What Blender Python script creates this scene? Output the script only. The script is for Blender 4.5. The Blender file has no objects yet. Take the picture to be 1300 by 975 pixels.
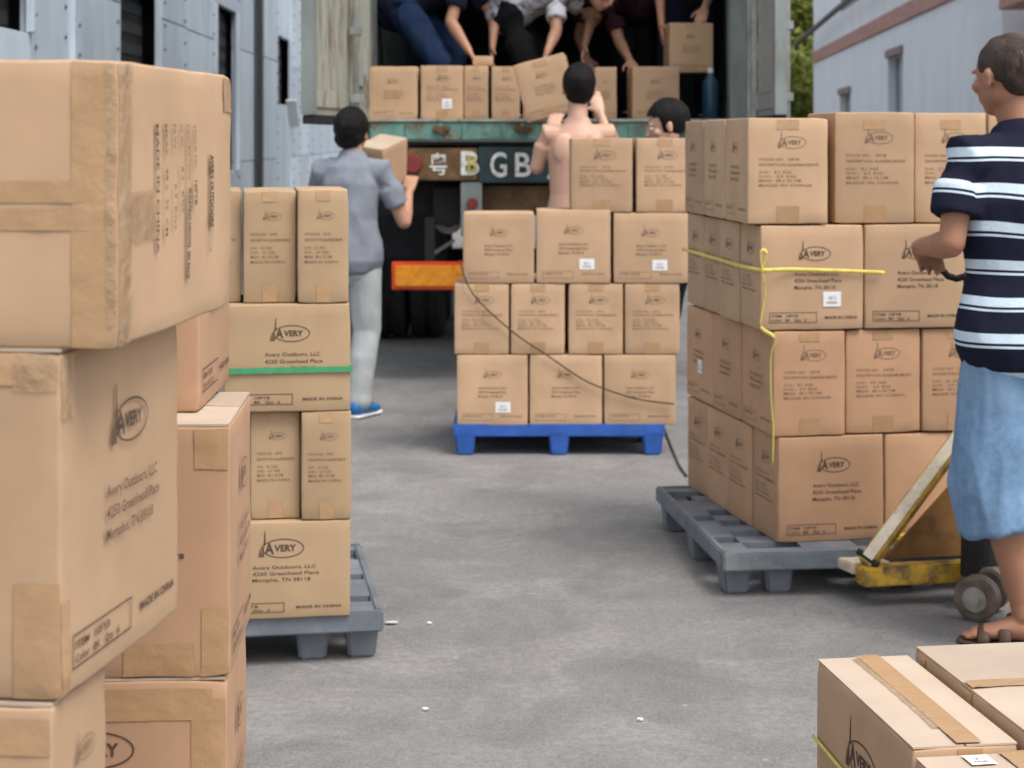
import bpy, bmesh, math, random
from mathutils import Vector, Matrix, noise
random.seed(7)
C = bpy.context.scene.collection
R = math.radians
# ------------------------------------------------------------------ camera, world, sun, exposure
F = 2300.0; CX = 650.0; HY = 175.0; CAMZ = 1.48      # measured from the photograph (1300 px wide), horizon at 175
cam = bpy.data.objects.new('camera', bpy.data.cameras.new('camera')); C.objects.link(cam)
cam.location = (0, 0, CAMZ); cam.rotation_euler = (R(90), 0, 0)
cam.data.sensor_width = 36; cam.data.lens = F/1300*36
cam.data.shift_y = -(487.5-HY)/1300
cam.data.clip_start = 0.05; cam.data.clip_end = 1000
cam.data.dof.use_dof = True; cam.data.dof.focus_distance = 3.2; cam.data.dof.aperture_fstop = 8.5
bpy.context.scene.camera = cam
W_ = bpy.data.worlds.new("World"); bpy.context.scene.world = W_; W_.use_nodes = True
SUN_EL, SUN_AZ = 61, 136                              # azimuth measured from +Y towards +X
nt = W_.node_tree; bg = nt.nodes['Background']
sky = nt.nodes.new('ShaderNodeTexSky'); sky.sky_type = 'NISHITA'; sky.sun_disc = False
sky.sun_elevation = R(SUN_EL); sky.sun_rotation = R(SUN_AZ); sky.dust_density = 4; sky.air_density = 1.0; sky.ozone_density = .6
hs = nt.nodes.new('ShaderNodeHueSaturation'); hs.inputs['Saturation'].default_value = .38
nt.links.new(sky.outputs[0], hs.inputs['Color']); nt.links.new(hs.outputs[0], bg.inputs[0]); bg.inputs[1].default_value = .15
sl = bpy.data.lights.new('sun', 'SUN'); sl.energy = 1.25; sl.angle = R(26); sl.color = (1, .94, .86)
so = bpy.data.objects.new('sun', sl); C.objects.link(so)
so.rotation_euler = (R(90-SUN_EL), 0, R(180-SUN_AZ)); so.location = (0, 0, 20)
vs = bpy.context.scene.view_settings
vs.view_transform = 'Standard'; vs.look = 'None'; vs.gamma = 1; vs.exposure = .68

# ------------------------------------------------------------------ helpers
def at(px, py, z):                                   # a point of known height, from its place in the photograph
    s = (py-HY)/(CAMZ-z); return Vector(((px-CX)/s, F/s, z))
def aty(px, py, y):                                  # a point of known distance
    s = F/y; return Vector(((px-CX)/s, y, CAMZ-(py-HY)/s))

def mat(name, col, rough=.8, var=.12, scale=6, bump=0, bscale=60, metal=0, spec=.4, col2=None, rnd=0, stretch=(1, 1, 1), dirt=None, dscale=3, dlo=.5, dhi=.7):
    m = bpy.data.materials.new(name); m.use_nodes = True
    n = m.node_tree.nodes; l = m.node_tree.links; b = n['Principled BSDF']
    b.inputs['Roughness'].default_value = rough; b.inputs['Metallic'].default_value = metal
    b.inputs['Specular IOR Level'].default_value = spec
    tc = n.new('ShaderNodeTexCoord'); mp = n.new('ShaderNodeMapping'); mp.inputs['Scale'].default_value = stretch
    l.new(tc.outputs['Object'], mp.inputs['Vector'])
    oi = n.new('ShaderNodeObjectInfo'); ad = n.new('ShaderNodeVectorMath'); ad.operation = 'ADD'
    sc = n.new('ShaderNodeMath'); sc.operation = 'MULTIPLY'; sc.inputs[1].default_value = 37
    l.new(oi.outputs['Random'], sc.inputs[0]); l.new(mp.outputs[0], ad.inputs[0]); l.new(sc.outputs[0], ad.inputs[1])
    nz = n.new('ShaderNodeTexNoise'); nz.inputs['Scale'].default_value = scale; nz.inputs['Detail'].default_value = 6
    l.new(ad.outputs[0], nz.inputs['Vector'])
    mx = n.new('ShaderNodeMix'); mx.data_type = 'RGBA'
    c2 = col2 or tuple(c*(1-var*1.6) for c in col); c1 = col if col2 else tuple(min(1, c*(1+var)) for c in col)
    mx.inputs['A'].default_value = (*c1, 1); mx.inputs['B'].default_value = (*c2, 1)
    rp = n.new('ShaderNodeValToRGB'); rp.color_ramp.elements[0].position = .3; rp.color_ramp.elements[1].position = .7
    l.new(nz.outputs['Fac'], rp.inputs[0]); l.new(rp.outputs[0], mx.inputs['Factor'])
    out = mx.outputs['Result']
    if dirt:
        n2 = n.new('ShaderNodeTexNoise'); n2.inputs['Scale'].default_value = dscale; n2.inputs['Detail'].default_value = 8; n2.inputs['Roughness'].default_value = .7
        l.new(ad.outputs[0], n2.inputs['Vector'])
        r2 = n.new('ShaderNodeValToRGB'); r2.color_ramp.elements[0].position = dlo; r2.color_ramp.elements[1].position = dhi
        l.new(n2.outputs['Fac'], r2.inputs[0])
        m2 = n.new('ShaderNodeMix'); m2.data_type = 'RGBA'; l.new(r2.outputs[0], m2.inputs['Factor'])
        l.new(out, m2.inputs['A']); m2.inputs['B'].default_value = (*dirt, 1); out = m2.outputs['Result']
    if rnd:
        hv = n.new('ShaderNodeHueSaturation'); mr = n.new('ShaderNodeMapRange')
        mr.inputs['To Min'].default_value = 1-rnd; mr.inputs['To Max'].default_value = 1+rnd
        l.new(oi.outputs['Random'], mr.inputs['Value']); l.new(mr.outputs[0], hv.inputs['Value']); l.new(out, hv.inputs['Color']); out = hv.outputs[0]
    l.new(out, b.inputs['Base Color'])
    if bump:
        n3 = n.new('ShaderNodeTexNoise'); n3.inputs['Scale'].default_value = bscale; n3.inputs['Detail'].default_value = 5
        l.new(ad.outputs[0], n3.inputs['Vector'])
        bp = n.new('ShaderNodeBump'); bp.inputs['Strength'].default_value = bump; bp.inputs['Distance'].default_value = .01
        l.new(n3.outputs['Fac'], bp.inputs['Height']); l.new(bp.outputs[0], b.inputs['Normal'])
    return m

M = {}
def cardboard(name, col, rnd=.10):
    m = mat(name, col, .85, .07, 5, 0, rnd=rnd, spec=.2, dirt=tuple(c*.84 for c in col), dscale=2.2, dlo=.52, dhi=.8)
    n = m.node_tree.nodes; l = m.node_tree.links; b = n['Principled BSDF']
    tc = n.new('ShaderNodeTexCoord')
    w = n.new('ShaderNodeTexNoise'); w.inputs['Scale'].default_value = 14; w.inputs['Detail'].default_value = 3
    fib = n.new('ShaderNodeTexNoise'); fib.inputs['Scale'].default_value = 160; mp = n.new('ShaderNodeMapping'); mp.inputs['Scale'].default_value = (1, 1, .08)
    l.new(tc.outputs['Object'], w.inputs['Vector']); l.new(tc.outputs['Object'], mp.inputs[0]); l.new(mp.outputs[0], fib.inputs['Vector'])
    ad = n.new('ShaderNodeMath'); ad.operation = 'MULTIPLY_ADD'; ad.inputs[1].default_value = .12
    l.new(fib.outputs['Fac'], ad.inputs[0]); l.new(w.outputs['Fac'], ad.inputs[2])
    bp = n.new('ShaderNodeBump'); bp.inputs['Strength'].default_value = .25; bp.inputs['Distance'].default_value = .004
    l.new(ad.outputs[0], bp.inputs['Height']); l.new(bp.outputs[0], b.inputs['Normal'])
    return m
M['card'] = cardboard('cardboard', (.50, .335, .21))
M['card_b'] = cardboard('cardboard_reddish', (.49, .295, .175))
M['card_c'] = cardboard('cardboard_yellowish', (.41, .285, .17))
M['card_shaded'] = cardboard('cardboard_shaded', (.43, .265, .165))  # same cardboard, with the second left stack's shade put into its colour
M['flap'] = cardboard('cardboard_flap', (.48, .385, .30))
M['tape'] = mat('packing_tape', (.43, .27, .145), .16, .05, 12, .2, 40, spec=.45, dirt=(.47, .295, .165), dscale=6)
M['ctape'] = mat('clear_tape', (.50, .335, .195), .14, .05, 25, .7, 45, spec=.8, dirt=(.55, .39, .24), dscale=10, dlo=.45, dhi=.7)
M['ink'] = mat('print_ink', (.085, .052, .036), .8, .2, 30)
M['ink_faint'] = mat('faded_print_ink', (.22, .14, .095), .8, .2, 30)
M['white'] = mat('sticker_paper', (.80, .80, .82), .6, .03)
M['greyplastic'] = mat('grey_pallet_plastic', (.145, .165, .19), .55, .15, 8, .2, 40, dirt=(.25, .25, .245), dscale=5, dlo=.5, dhi=.75)
M['blueplastic'] = mat('blue_pallet_plastic', (.03, .11, .42), .45, .15, 8, .2, 40, dirt=(.10, .16, .35), dscale=6, dlo=.6, dhi=.8)
M['ystrap'] = mat('yellow_strap', (.70, .60, .13), .4, .1, 30)
M['gstrap'] = mat('green_strap', (.06, .30, .13), .4, .1, 30)
M['rope'] = mat('dark_rope', (.06, .045, .035), .8)
M['rubber'] = mat('tyre_rubber', (.016, .016, .017), .8, .3, 20, .4, 30)
M['blk'] = mat('black_chassis_paint', (.012, .012, .013), .7, .3)
M['yel'] = mat('worn_yellow_paint', (.58, .35, .04), .5, .12, 12, .2, 50, dirt=(.15, .09, .045), dscale=11, dlo=.46, dhi=.62)
M['cream'] = mat('scuffed_pale_paint', (.70, .60, .46), .5, .12, 14, .2, 50, dirt=(.42, .30, .16), dscale=16, dlo=.55, dhi=.7)
M['teal'] = mat('weathered_green_paint', (.14, .30, .25), .6, .2, 9, .3, 40, dirt=(.16, .10, .06), dscale=7, dlo=.5, dhi=.62)
M['dteal'] = mat('dark_green_paint', (.025, .05, .052), .6, .3, 9, .3, 40)
M['brownrust'] = mat('rusty_brown_paint', (.15, .085, .035), .7, .25, 12, .3, 40, dirt=(.06, .035, .02), dscale=9)
M['lampred'] = mat('red_lamp_plastic', (.20, .035, .03), .4)
M['orange'] = mat('orange_reflective_board', (.72, .27, .02), .4, .12, 20, dirt=(.5, .12, .02), dscale=20, dlo=.55, dhi=.7)
M['redpaint'] = mat('red_border_paint', (.65, .07, .02), .4)
M['creampost'] = mat('weathered_cream_paint', (.36, .37, .32), .6, .15, 10, .3, 40, dirt=(.15, .09, .045), dscale=9, dlo=.53, dhi=.66, stretch=(1, 1, .25))
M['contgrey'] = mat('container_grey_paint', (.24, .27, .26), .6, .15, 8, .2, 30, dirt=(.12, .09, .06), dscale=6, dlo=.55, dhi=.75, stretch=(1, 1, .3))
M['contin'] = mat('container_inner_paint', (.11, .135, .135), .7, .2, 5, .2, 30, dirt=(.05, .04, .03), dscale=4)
M['rod'] = mat('galvanised_rod', (.52, .52, .50), .4, .15, 20, metal=.2)
M['lettering'] = mat('white_lettering', (.72, .72, .68), .6, .2, 30, dirt=(.3, .28, .22), dscale=25, dlo=.55, dhi=.7)
M['letteryel'] = mat('yellow_lettering', (.50, .44, .12), .6, .2, 30)
M['wood'] = mat('floor_plank_wood', (.13, .08, .045), .8, .2, 8)

def see_through(m, k):
    n = m.node_tree.nodes; l = m.node_tree.links; t = n.new('ShaderNodeBsdfTransparent'); x = n.new('ShaderNodeMixShader'); x.inputs[0].default_value = k
    l.new(t.outputs[0], x.inputs[1]); l.new(n['Principled BSDF'].outputs[0], x.inputs[2]); l.new(x.outputs[0], n['Material Output'].inputs[0])
see_through(M['ctape'], .55)
def link(name, me, m=None, parent=None, loc=None, smooth=False):
    o = bpy.data.objects.new(name, me); C.objects.link(o)
    if m is not None and len(me.materials) == 0: me.materials.append(m)
    if parent: o.parent = parent
    if loc is not None: o.location = loc
    if smooth: me.polygons.foreach_set('use_smooth', [True]*len(me.polygons))
    return o
def bmobj(name, bm, m, parent=None, loc=None, smooth=False):
    bmesh.ops.recalc_face_normals(bm, faces=bm.faces)
    me = bpy.data.meshes.new(name); bm.to_mesh(me); bm.free(); return link(name, me, m, parent, loc, smooth)
def thing(name, label, cat, loc=(0, 0, 0), rz=0, group=None):
    o = bpy.data.objects.new(name, None); C.objects.link(o); o.empty_display_size = .1
    o.location = loc; o.rotation_euler = (0, 0, rz); tag(o, label, cat, group); return o
def tag(o, label, cat, group=None):
    o['label'] = label; o['category'] = cat
    if group: o['group'] = group
    return o
def bx(bm, x0, x1, y0, y1, z0, z1, bev=0, mtx=None):
    r = bmesh.ops.create_cube(bm, size=1); vv = r['verts']
    for v in vv: v.co = Vector(((x0+x1)/2+v.co.x*(x1-x0), (y0+y1)/2+v.co.y*(y1-y0), (z0+z1)/2+v.co.z*(z1-z0)))
    if bev:
        es = list({e for v in vv for e in v.link_edges})
        rr = bmesh.ops.bevel(bm, geom=es, offset=bev, segments=2, affect='EDGES'); vv = list(set(rr['verts']) | {v for v in vv if v.is_valid})
    if mtx is not None:
        for v in vv:
            if v.is_valid: v.co = mtx @ v.co
    return vv
def box(name, dims, m, parent=None, bev=.004, mtx=None):
    bm = bmesh.new(); bx(bm, *dims, bev=bev, mtx=mtx); return bmobj(name, bm, m, parent)
def beam(bm, p0, p1, w, h, up=Vector((0, 0, 1)), bev=0):
    p0, p1 = Vector(p0), Vector(p1); d = p1-p0; L = d.length; d.normalize()
    s = d.cross(up).normalized(); u = s.cross(d)
    mt = Matrix((( d.x, s.x, u.x, p0.x), (d.y, s.y, u.y, p0.y), (d.z, s.z, u.z, p0.z), (0, 0, 0, 1)))
    bx(bm, 0, L, -w/2, w/2, -h/2, h/2, bev, mt)
def cyl(bm, p0, p1, r0, r1=None, seg=16, cap=True):
    p0, p1 = Vector(p0), Vector(p1); d = p1-p0; r1 = r0 if r1 is None else r1
    q = Vector((0, 0, 1)).rotation_difference(d).to_matrix().to_4x4()
    bmesh.ops.create_cone(bm, cap_ends=cap, segments=seg, radius1=r0, radius2=r1, depth=d.length, matrix=Matrix.Translation((p0+p1)/2) @ q)
def frame(d, side=None):
    d = d.normalized(); s = side or (Vector((0, 0, 1)) if abs(d.z) < .9 else Vector((0, 1, 0)))
    a = (s - d*s.dot(d))
    if a.length < 1e-4: a = d.orthogonal()
    a.normalize(); return a, d.cross(a)
def loft(bm, pts, side=None, seg=16, caps=True):
    """closed tube through pts = [(point, ra, rb)], ra along side, rb across; rounded ends"""
    P = [(Vector(p), a, b) for p, a, b in pts]
    if caps:
        d0 = (P[0][0]-P[1][0]).normalized(); d1 = (P[-1][0]-P[-2][0]).normalized()
        def cap(p, a, b, d): 
            r = min(a, b)*.8; return [(p+d*r*math.sin(t), a*math.cos(t), b*math.cos(t)) for t in (.5, .95, 1.3)]
        P = list(reversed(cap(*P[0], d0))) + P + cap(*P[-1], d1)
    rings = []; n = len(P)
    for i, (p, a, b) in enumerate(P):
        d = P[min(i+1, n-1)][0]-P[max(i-1, 0)][0]
        e, f = frame(d, side)
        rings.append([bm.verts.new(p+e*a*math.cos(2*math.pi*k/seg)+f*b*math.sin(2*math.pi*k/seg)) for k in range(seg)])
    for r0, r1 in zip(rings, rings[1:]):
        for k in range(seg): bm.faces.new((r0[k], r0[(k+1) % seg], r1[(k+1) % seg], r1[k]))
    bm.faces.new(list(reversed(rings[0]))); bm.faces.new(rings[-1])
def rope(name, pts, r, m, parent=None, seg=6, flat=1):
    bm = bmesh.new(); sp = []
    pts = [Vector(p) for p in pts]
    for i in range(len(pts)-1):
        p0 = pts[max(i-1, 0)]; p1 = pts[i]; p2 = pts[i+1]; p3 = pts[min(i+2, len(pts)-1)]
        for k in range(4):
            t = k/4; sp.append(.5*((2*p1)+(p2-p0)*t+(2*p0-5*p1+4*p2-p3)*t*t+(3*p1-p0-3*p2+p3)*t**3))
    sp.append(pts[-1]); loft(bm, [(p, r, r*flat) for p in sp], seg=seg, caps=False)
    return bmobj(name, bm, m, parent, smooth=True)
def ell(bm, c, r, mt=None, seg=20):
    rr = bmesh.ops.create_uvsphere(bm, u_segments=seg, v_segments=seg//2+2, radius=1)
    for v in rr['verts']:
        q = Vector((v.co.x*r[0], v.co.y*r[1], v.co.z*r[2]))
        v.co = Vector(c)+(mt @ q if mt is not None else q)

# ------------------------------------------------------------------ flat print: text, logo, frames -> 2d polygons
_tc = {}
def text2d(s, bold=0):
    k = (s, bold)
    if k in _tc: return _tc[k]
    cu = bpy.data.curves.new('t', 'FONT'); cu.body = s; cu.size = 1; cu.resolution_u = 2 if len(s) > 1 else 5; cu.offset = bold
    o = bpy.data.objects.new('t', cu); C.objects.link(o); bpy.context.view_layer.update()
    me = bpy.data.meshes.new_from_object(o.evaluated_get(bpy.context.evaluated_depsgraph_get()))
    v = [(q.co.x, q.co.y) for q in me.vertices]; f = [tuple(p.vertices) for p in me.polygons]
    bpy.data.objects.remove(o); bpy.data.curves.remove(cu); bpy.data.meshes.remove(me)
    x0 = min(a for a, b in v); x1 = max(a for a, b in v); v = [(a-x0, b) for a, b in v]
    _tc[k] = (v, f, x1-x0); return _tc[k]
def put_text(out, s, x, y, h, w=None, bold=.01, rot=0):
    v, f, L = text2d(s, bold); sx = (w/L) if w else h/.72; sy = h/.72; n = len(out[0])
    c, sn = math.cos(rot), math.sin(rot)
    for a, b in v:
        a *= sx; b *= sy; out[0].append((x+a*c-b*sn, y+a*sn+b*c))
    out[1].extend(tuple(i+n for i in q) for q in f)
def put_poly(out, pts):
    n = len(out[0]); out[0].extend(pts); out[1].append(tuple(range(n, n+len(pts))))
def put_rect(out, x0, y0, x1, y1, t):
    for a in ((x0, y0, x1, y0+t), (x0, y1-t, x1, y1), (x0, y0+t, x0+t, y1-t), (x1-t, y0+t, x1, y1-t)):
        put_poly(out, [(a[0], a[1]), (a[2], a[1]), (a[2], a[3]), (a[0], a[3])])
def put_ring(out, cx, cy, rx, ry, t, seg=32):
    n = len(out[0])
    for k in range(seg):
        a = 2*math.pi*k/seg; out[0].append((cx+rx*math.cos(a), cy+ry*math.sin(a))); out[0].append((cx+(rx-t)*math.cos(a), cy+(ry-t)*math.sin(a)))
    for k in range(seg):
        a = n+2*k; b = n+2*((k+1) % seg); out[1].append((a, b, b+1, a+1))
def put_logo(out, cx, cy, w):
    h = w*.46; t = w*.022
    put_ring(out, cx+w*.04, cy, w*.5, h*.5, t)
    put_text(out, 'A', cx-w*.40, cy-h*.26, h*.56, w*.22, .03)
    put_text(out, 'VERY', cx-w*.17, cy-h*.15, h*.34, w*.52, .03)
    put_poly(out, [(cx-w*.42, cy+h*.2), (cx-w*.375, cy+h*.2), (cx-w*.385, cy+h*.92), (cx-w*.40, cy+h*.95)])      # tall stem above the ring
    for dx, hh in ((-.50, .32), (-.545, .10), (-.455, .42)):
        put_poly(out, [(cx+w*dx, cy-h*.42), (cx+w*(dx+.04), cy-h*.42), (cx+w*(dx+.03), cy+h*hh)])
def layout(kind, W, H):
    o = ([], [])
    if kind == 'wide':
        put_logo(o, W*.52, H*.73, W*.29)
        for i, s in enumerate(('Avery Outdoors, LLC', '4250 Greenhead Place', 'Memphis, TN 38118')):
            put_text(o, s, W*.32, H*(.52-.065*i), H*.037, W*(.44, .46, .40)[i], .004)
        put_rect(o, W*.08, H*.07, W*.54, H*.17, .0018)
        put_text(o, 'ITEM  10FYB', W*.10, H*.125, H*.024, W*.26); put_text(o, 'Color:  BK   Qty:  6', W*.10, H*.085, H*.024, W*.34)
        put_text(o, 'MADE IN CHINA', W*.62, H*.105, H*.027, W*.32, .02)
    elif kind == 'plain':
        put_logo(o, W*.5, H*.72, W*.23)
        put_text(o, 'Avery Outdoors, LLC', W*.3, H*.52, H*.035, W*.4); put_text(o, '4250 Greenhead Place', W*.3, H*.46, H*.035, W*.4)
        put_text(o, 'Memphis, TN 38118', W*.3, H*.40, H*.035, W*.34)
        put_text(o, 'ITEM 10FYB', W*.1, H*.12, H*.025, W*.25); put_text(o, 'MADE IN CHINA', W*.62, H*.12, H*.025, W*.3)
        put_rect(o, W*.08, H*.07, W*.5, H*.165, .0015)
    elif kind == 'narrow':
        put_logo(o, W*.55, H*.77, W*.33)
        L = [('STOCK NO:   10FYB', .14, .50, .60), ('DESCRIPTION:', .14, .34, .55), ('FLOATING DECOYS', .50, .38, .548), ('G.W.:   8.2  KGS', .14, .40, .48), ('N.W.:   6.9  KGS', .14, .46, .44), ('MEAS:  48 x 35 CM', .14, .52, .40), ('MADE IN CHINA', .14, .66, .355)]
        for s, x, w, y in L: put_text(o, s, W*x, H*y, H*.024, W*w, .02 if 'FLO' in s else .004)
    elif kind == 'side':                                # lying carton: its lettering runs downwards
        put_text(o, 'AVERY', W*.0, H*.0, .001, .001)
        o = ([], [])
    return o
def print_on(face, lay, W, D, H, b, off=.0012):
    U = {'front': (W, H), 'left': (D, H), 'right': (D, H), 'top': (W, D)}[face]
    vv = [facept(face, u, v, W, D, H, b, off) for u, v in lay[0]]
    me = bpy.data.meshes.new('print'); me.from_pydata(vv, [], lay[1]); return me
def facept(face, u, v, W, D, H, b, off):
    U, V = {'front': (W, H), 'left': (D, H), 'right': (D, H), 'top': (W, D)}[face]
    d = off + b*max(0, math.sin(math.pi*min(max(u/U, 0), 1)))*max(0, math.sin(math.pi*min(max(v/V, 0), 1)))
    if face == 'front': return (u-W/2, -D/2-d, v)
    if face == 'right': return (W/2+d, -D/2+u, v)
    if face == 'left': return (-W/2-d, D/2-u, v)
    return (u-W/2, v-D/2, H+d)

# ------------------------------------------------------------------ cartons
def deform(p, S, b, crush, seed, rb=.004):
    c = Vector([min(max(p[a], rb), S[a]-rb) for a in range(3)]); dd = p-c
    q = c+dd.normalized()*rb if dd.length > 1e-9 else p.copy()
    for a in range(3):                                # the faces bow out a little
        o1, o2 = [x for x in range(3) if x != a]
        if p[a] in (0, S[a]): q[a] += math.sin(math.pi*p[o1]/S[o1])*math.sin(math.pi*p[o2]/S[o2])*b*(1 if p[a] else -1)
    ed = sorted(min(p[a], S[a]-p[a]) for a in range(3)); w = max(0, 1-ed[1]/.035); w3 = max(0, 1-ed[2]/.05)
    nv = noise.noise_vector(p*11+Vector((seed*3.1, seed, -seed)))
    for a in range(3): q[a] += abs(nv[a])*crush*(.9*w+1.2*w*w3)*(1 if p[a] < S[a]/2 else -1)
    return q
def carton_mesh(W, D, H, b, crush, seed):
    rb = .004; n = 9 if crush < .0039 else 16
    def ticks(L):
        t = [0, rb*.35, rb]; k = n
        t += [rb+(L-2*rb)*i/k for i in range(1, k)] + [L-rb, L-rb*.35, L]; return t
    T = (ticks(W), ticks(D), ticks(H)); S = (W, D, H); bm = bmesh.new(); cache = {}
    def vert(i, j, k):
        key = (i, j, k)
        if key not in cache:
            q = deform(Vector((T[0][i], T[1][j], T[2][k])), S, b, crush, seed); cache[key] = bm.verts.new((q.x-W/2, q.y-D/2, q.z))
        return cache[key]
    N = [len(t)-1 for t in T]
    for a in range(3):
        o1, o2 = [x for x in range(3) if x != a]
        for e in (0, N[a]):
            for i in range(N[o1]):
                for j in range(N[o2]):
                    q = []
                    for (s, t) in ((i, j), (i+1, j), (i+1, j+1), (i, j+1)):
                        k = [0, 0, 0]; k[a] = e; k[o1] = s; k[o2] = t; q.append(vert(*k))
                    try: bm.faces.new(q if e else list(reversed(q)))
                    except ValueError: pass
    return bm
_pc = {}
def tape_on(parent, strips, W, D, H, b, m, wr=.0008, flapped=False, lift=0, crush=0, seed=0):
    """strips: (face, u0, v0, u1, v1); each becomes a finely cut band of its own that wrinkles"""
    for (face, u0, v0, u1, v1) in strips:
        bm = bmesh.new(); sd = random.random()*9; step = .008 if wr > .0009 or W > .38 else .02
        nu = min(60, max(2, int(abs(u1-u0)/step))); nv = min(60, max(2, int(abs(v1-v0)/step))); g = []
        for i in range(nu+1):
            row = []
            for j in range(nv+1):
                u = u0+(u1-u0)*i/nu; v = v0+(v1-v0)*j/nv
                if wr > .0009: 
                    if i in (0, nu): u += .0022*noise.noise(Vector((v*40, sd, 0)))
                    if j in (0, nv): v += .0022*noise.noise(Vector((u*40, sd, 3)))
                off = (.0072 if face == 'top' and flapped else .0005)+lift+wr*(1+noise.noise(Vector((u*55, v*55, sd))))
                u = min(max(u, 0), (D if face in ('left', 'right') else W)); v = min(max(v, 0), D if face == 'top' else H)
                p = {'front': Vector((u, 0, v)), 'right': Vector((W, u, v)), 'left': Vector((0, D-u, v)), 'top': Vector((u, v, H))}[face]
                nn = {'front': Vector((0, -1, 0)), 'right': Vector((1, 0, 0)), 'left': Vector((-1, 0, 0)), 'top': Vector((0, 0, 1))}[face]
                q = deform(p, (W, D, H), b, crush, seed)+nn*off
                row.append(bm.verts.new((q.x-W/2, q.y-D/2, q.z)))
            g.append(row)
        for i in range(nu):
            for j in range(nv): bm.faces.new((g[i][j], g[i+1][j], g[i+1][j+1], g[i][j+1]))
        bmobj('tape', bm, m, parent, smooth=True)
_count = [0]
def carton(label, corner, yaw, W, D, H, prints=(), side='l', tapes=(), stickers=(), flaps=False, m='card', b=.003, crush=.0035, group=None, cat='carton', tilt=None, wr=.0008, ctapes=()):
    """corner: world place of the near-left ('l') or near-right ('r') bottom corner; yaw>0 turns the far end to the right"""
    _count[0] += 1; a = R(yaw); ex = Vector((math.cos(a), -math.sin(a), 0)); ey = Vector((math.sin(a), math.cos(a), 0))
    p = Vector(corner) + ex*(W/2 if side == 'l' else -W/2) + ey*D/2
    t = thing('carton', label, cat, p, -a, group)
    if tilt: t.rotation_euler = (R(tilt[0]), R(tilt[1]), -a)
    bmobj('box_body', carton_mesh(W, D, H, b, crush, _count[0]), M[m], t, smooth=True)
    for (face, kind) in prints:
        key = (face, kind, round(W, 3), round(D, 3), round(H, 3), b)
        if key not in _pc:
            U = W if face in ('front', 'top') else D
            me = print_on(face, layout(kind, U, H), W, D, H, b); me.materials.append(M['ink' if kind == 'wide' else 'ink_faint']); _pc[key] = me
        link('printed_lettering', _pc[key], None, t)
    if tapes: tape_on(t, tapes, W, D, H, b, M['tape'], wr, flaps, 0, crush, _count[0])
    if ctapes: tape_on(t, ctapes, W, D, H, b, M['ctape'], .0010, flaps, .0008, crush, _count[0])
    for (face, u, v, w, h) in stickers:
        q = [facept(face, a1, b1, W, D, H, b, .0022 if face != 'top' else .0068) for a1, b1 in ((u, v), (u+w, v), (u+w, v+h), (u, v+h))]
        me = bpy.data.meshes.new('sticker'); me.from_pydata(q, [], [(0, 1, 2, 3)]); st = link('sticker', me, M['white'], t)
        o = ([], []); put_text(o, 'QC 2', u+w*.3, v+h*.5, h*.2, w*.4); put_text(o, 'PASSED', u+w*.2, v+h*.2, h*.16, w*.6)
        vv = [facept(face, a1, b1, W, D, H, b, .0030 if face != 'top' else .0076) for a1, b1 in o[0]]
        me = bpy.data.meshes.new('sticker_text'); me.from_pydata(vv, [], o[1]); link('sticker_text', me, M['ink_faint'], st)
    if flaps:
        A1, A2 = (W, D) if flaps == 'x' else (D, W)
        for s in (-1, 1):
            bm = bmesh.new(); nx = 14; g = []
            for j in range(3):
                row = []
                for i in range(nx+1):
                    x = -A1/2+.002+(A1-.004)*i/nx; yy = (.0018, A2/4, A2/2-.002)[j]*s
                    z = H+.003+b*math.sin(math.pi*i/nx)*math.sin(math.pi*(yy/A2+.5))+(.0025*abs(noise.noise(Vector((i*.7, j*2.1, _count[0]+s)))) if j == 0 else 0)
                    row.append(bm.verts.new((x, yy, z) if flaps == 'x' else (yy, x, z)))
                g.append(row)
            fs = []
            for j in range(2):
                for i in range(nx): fs.append(bm.faces.new((g[j][i], g[j][i+1], g[j+1][i+1], g[j+1][i])))
            r = bmesh.ops.extrude_face_region(bm, geom=fs)
            for v in r['geom']:
                if isinstance(v, bmesh.types.BMVert): v.co.z -= .0035
            bmobj('flap', bm, M['flap'], t)
    return t

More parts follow.
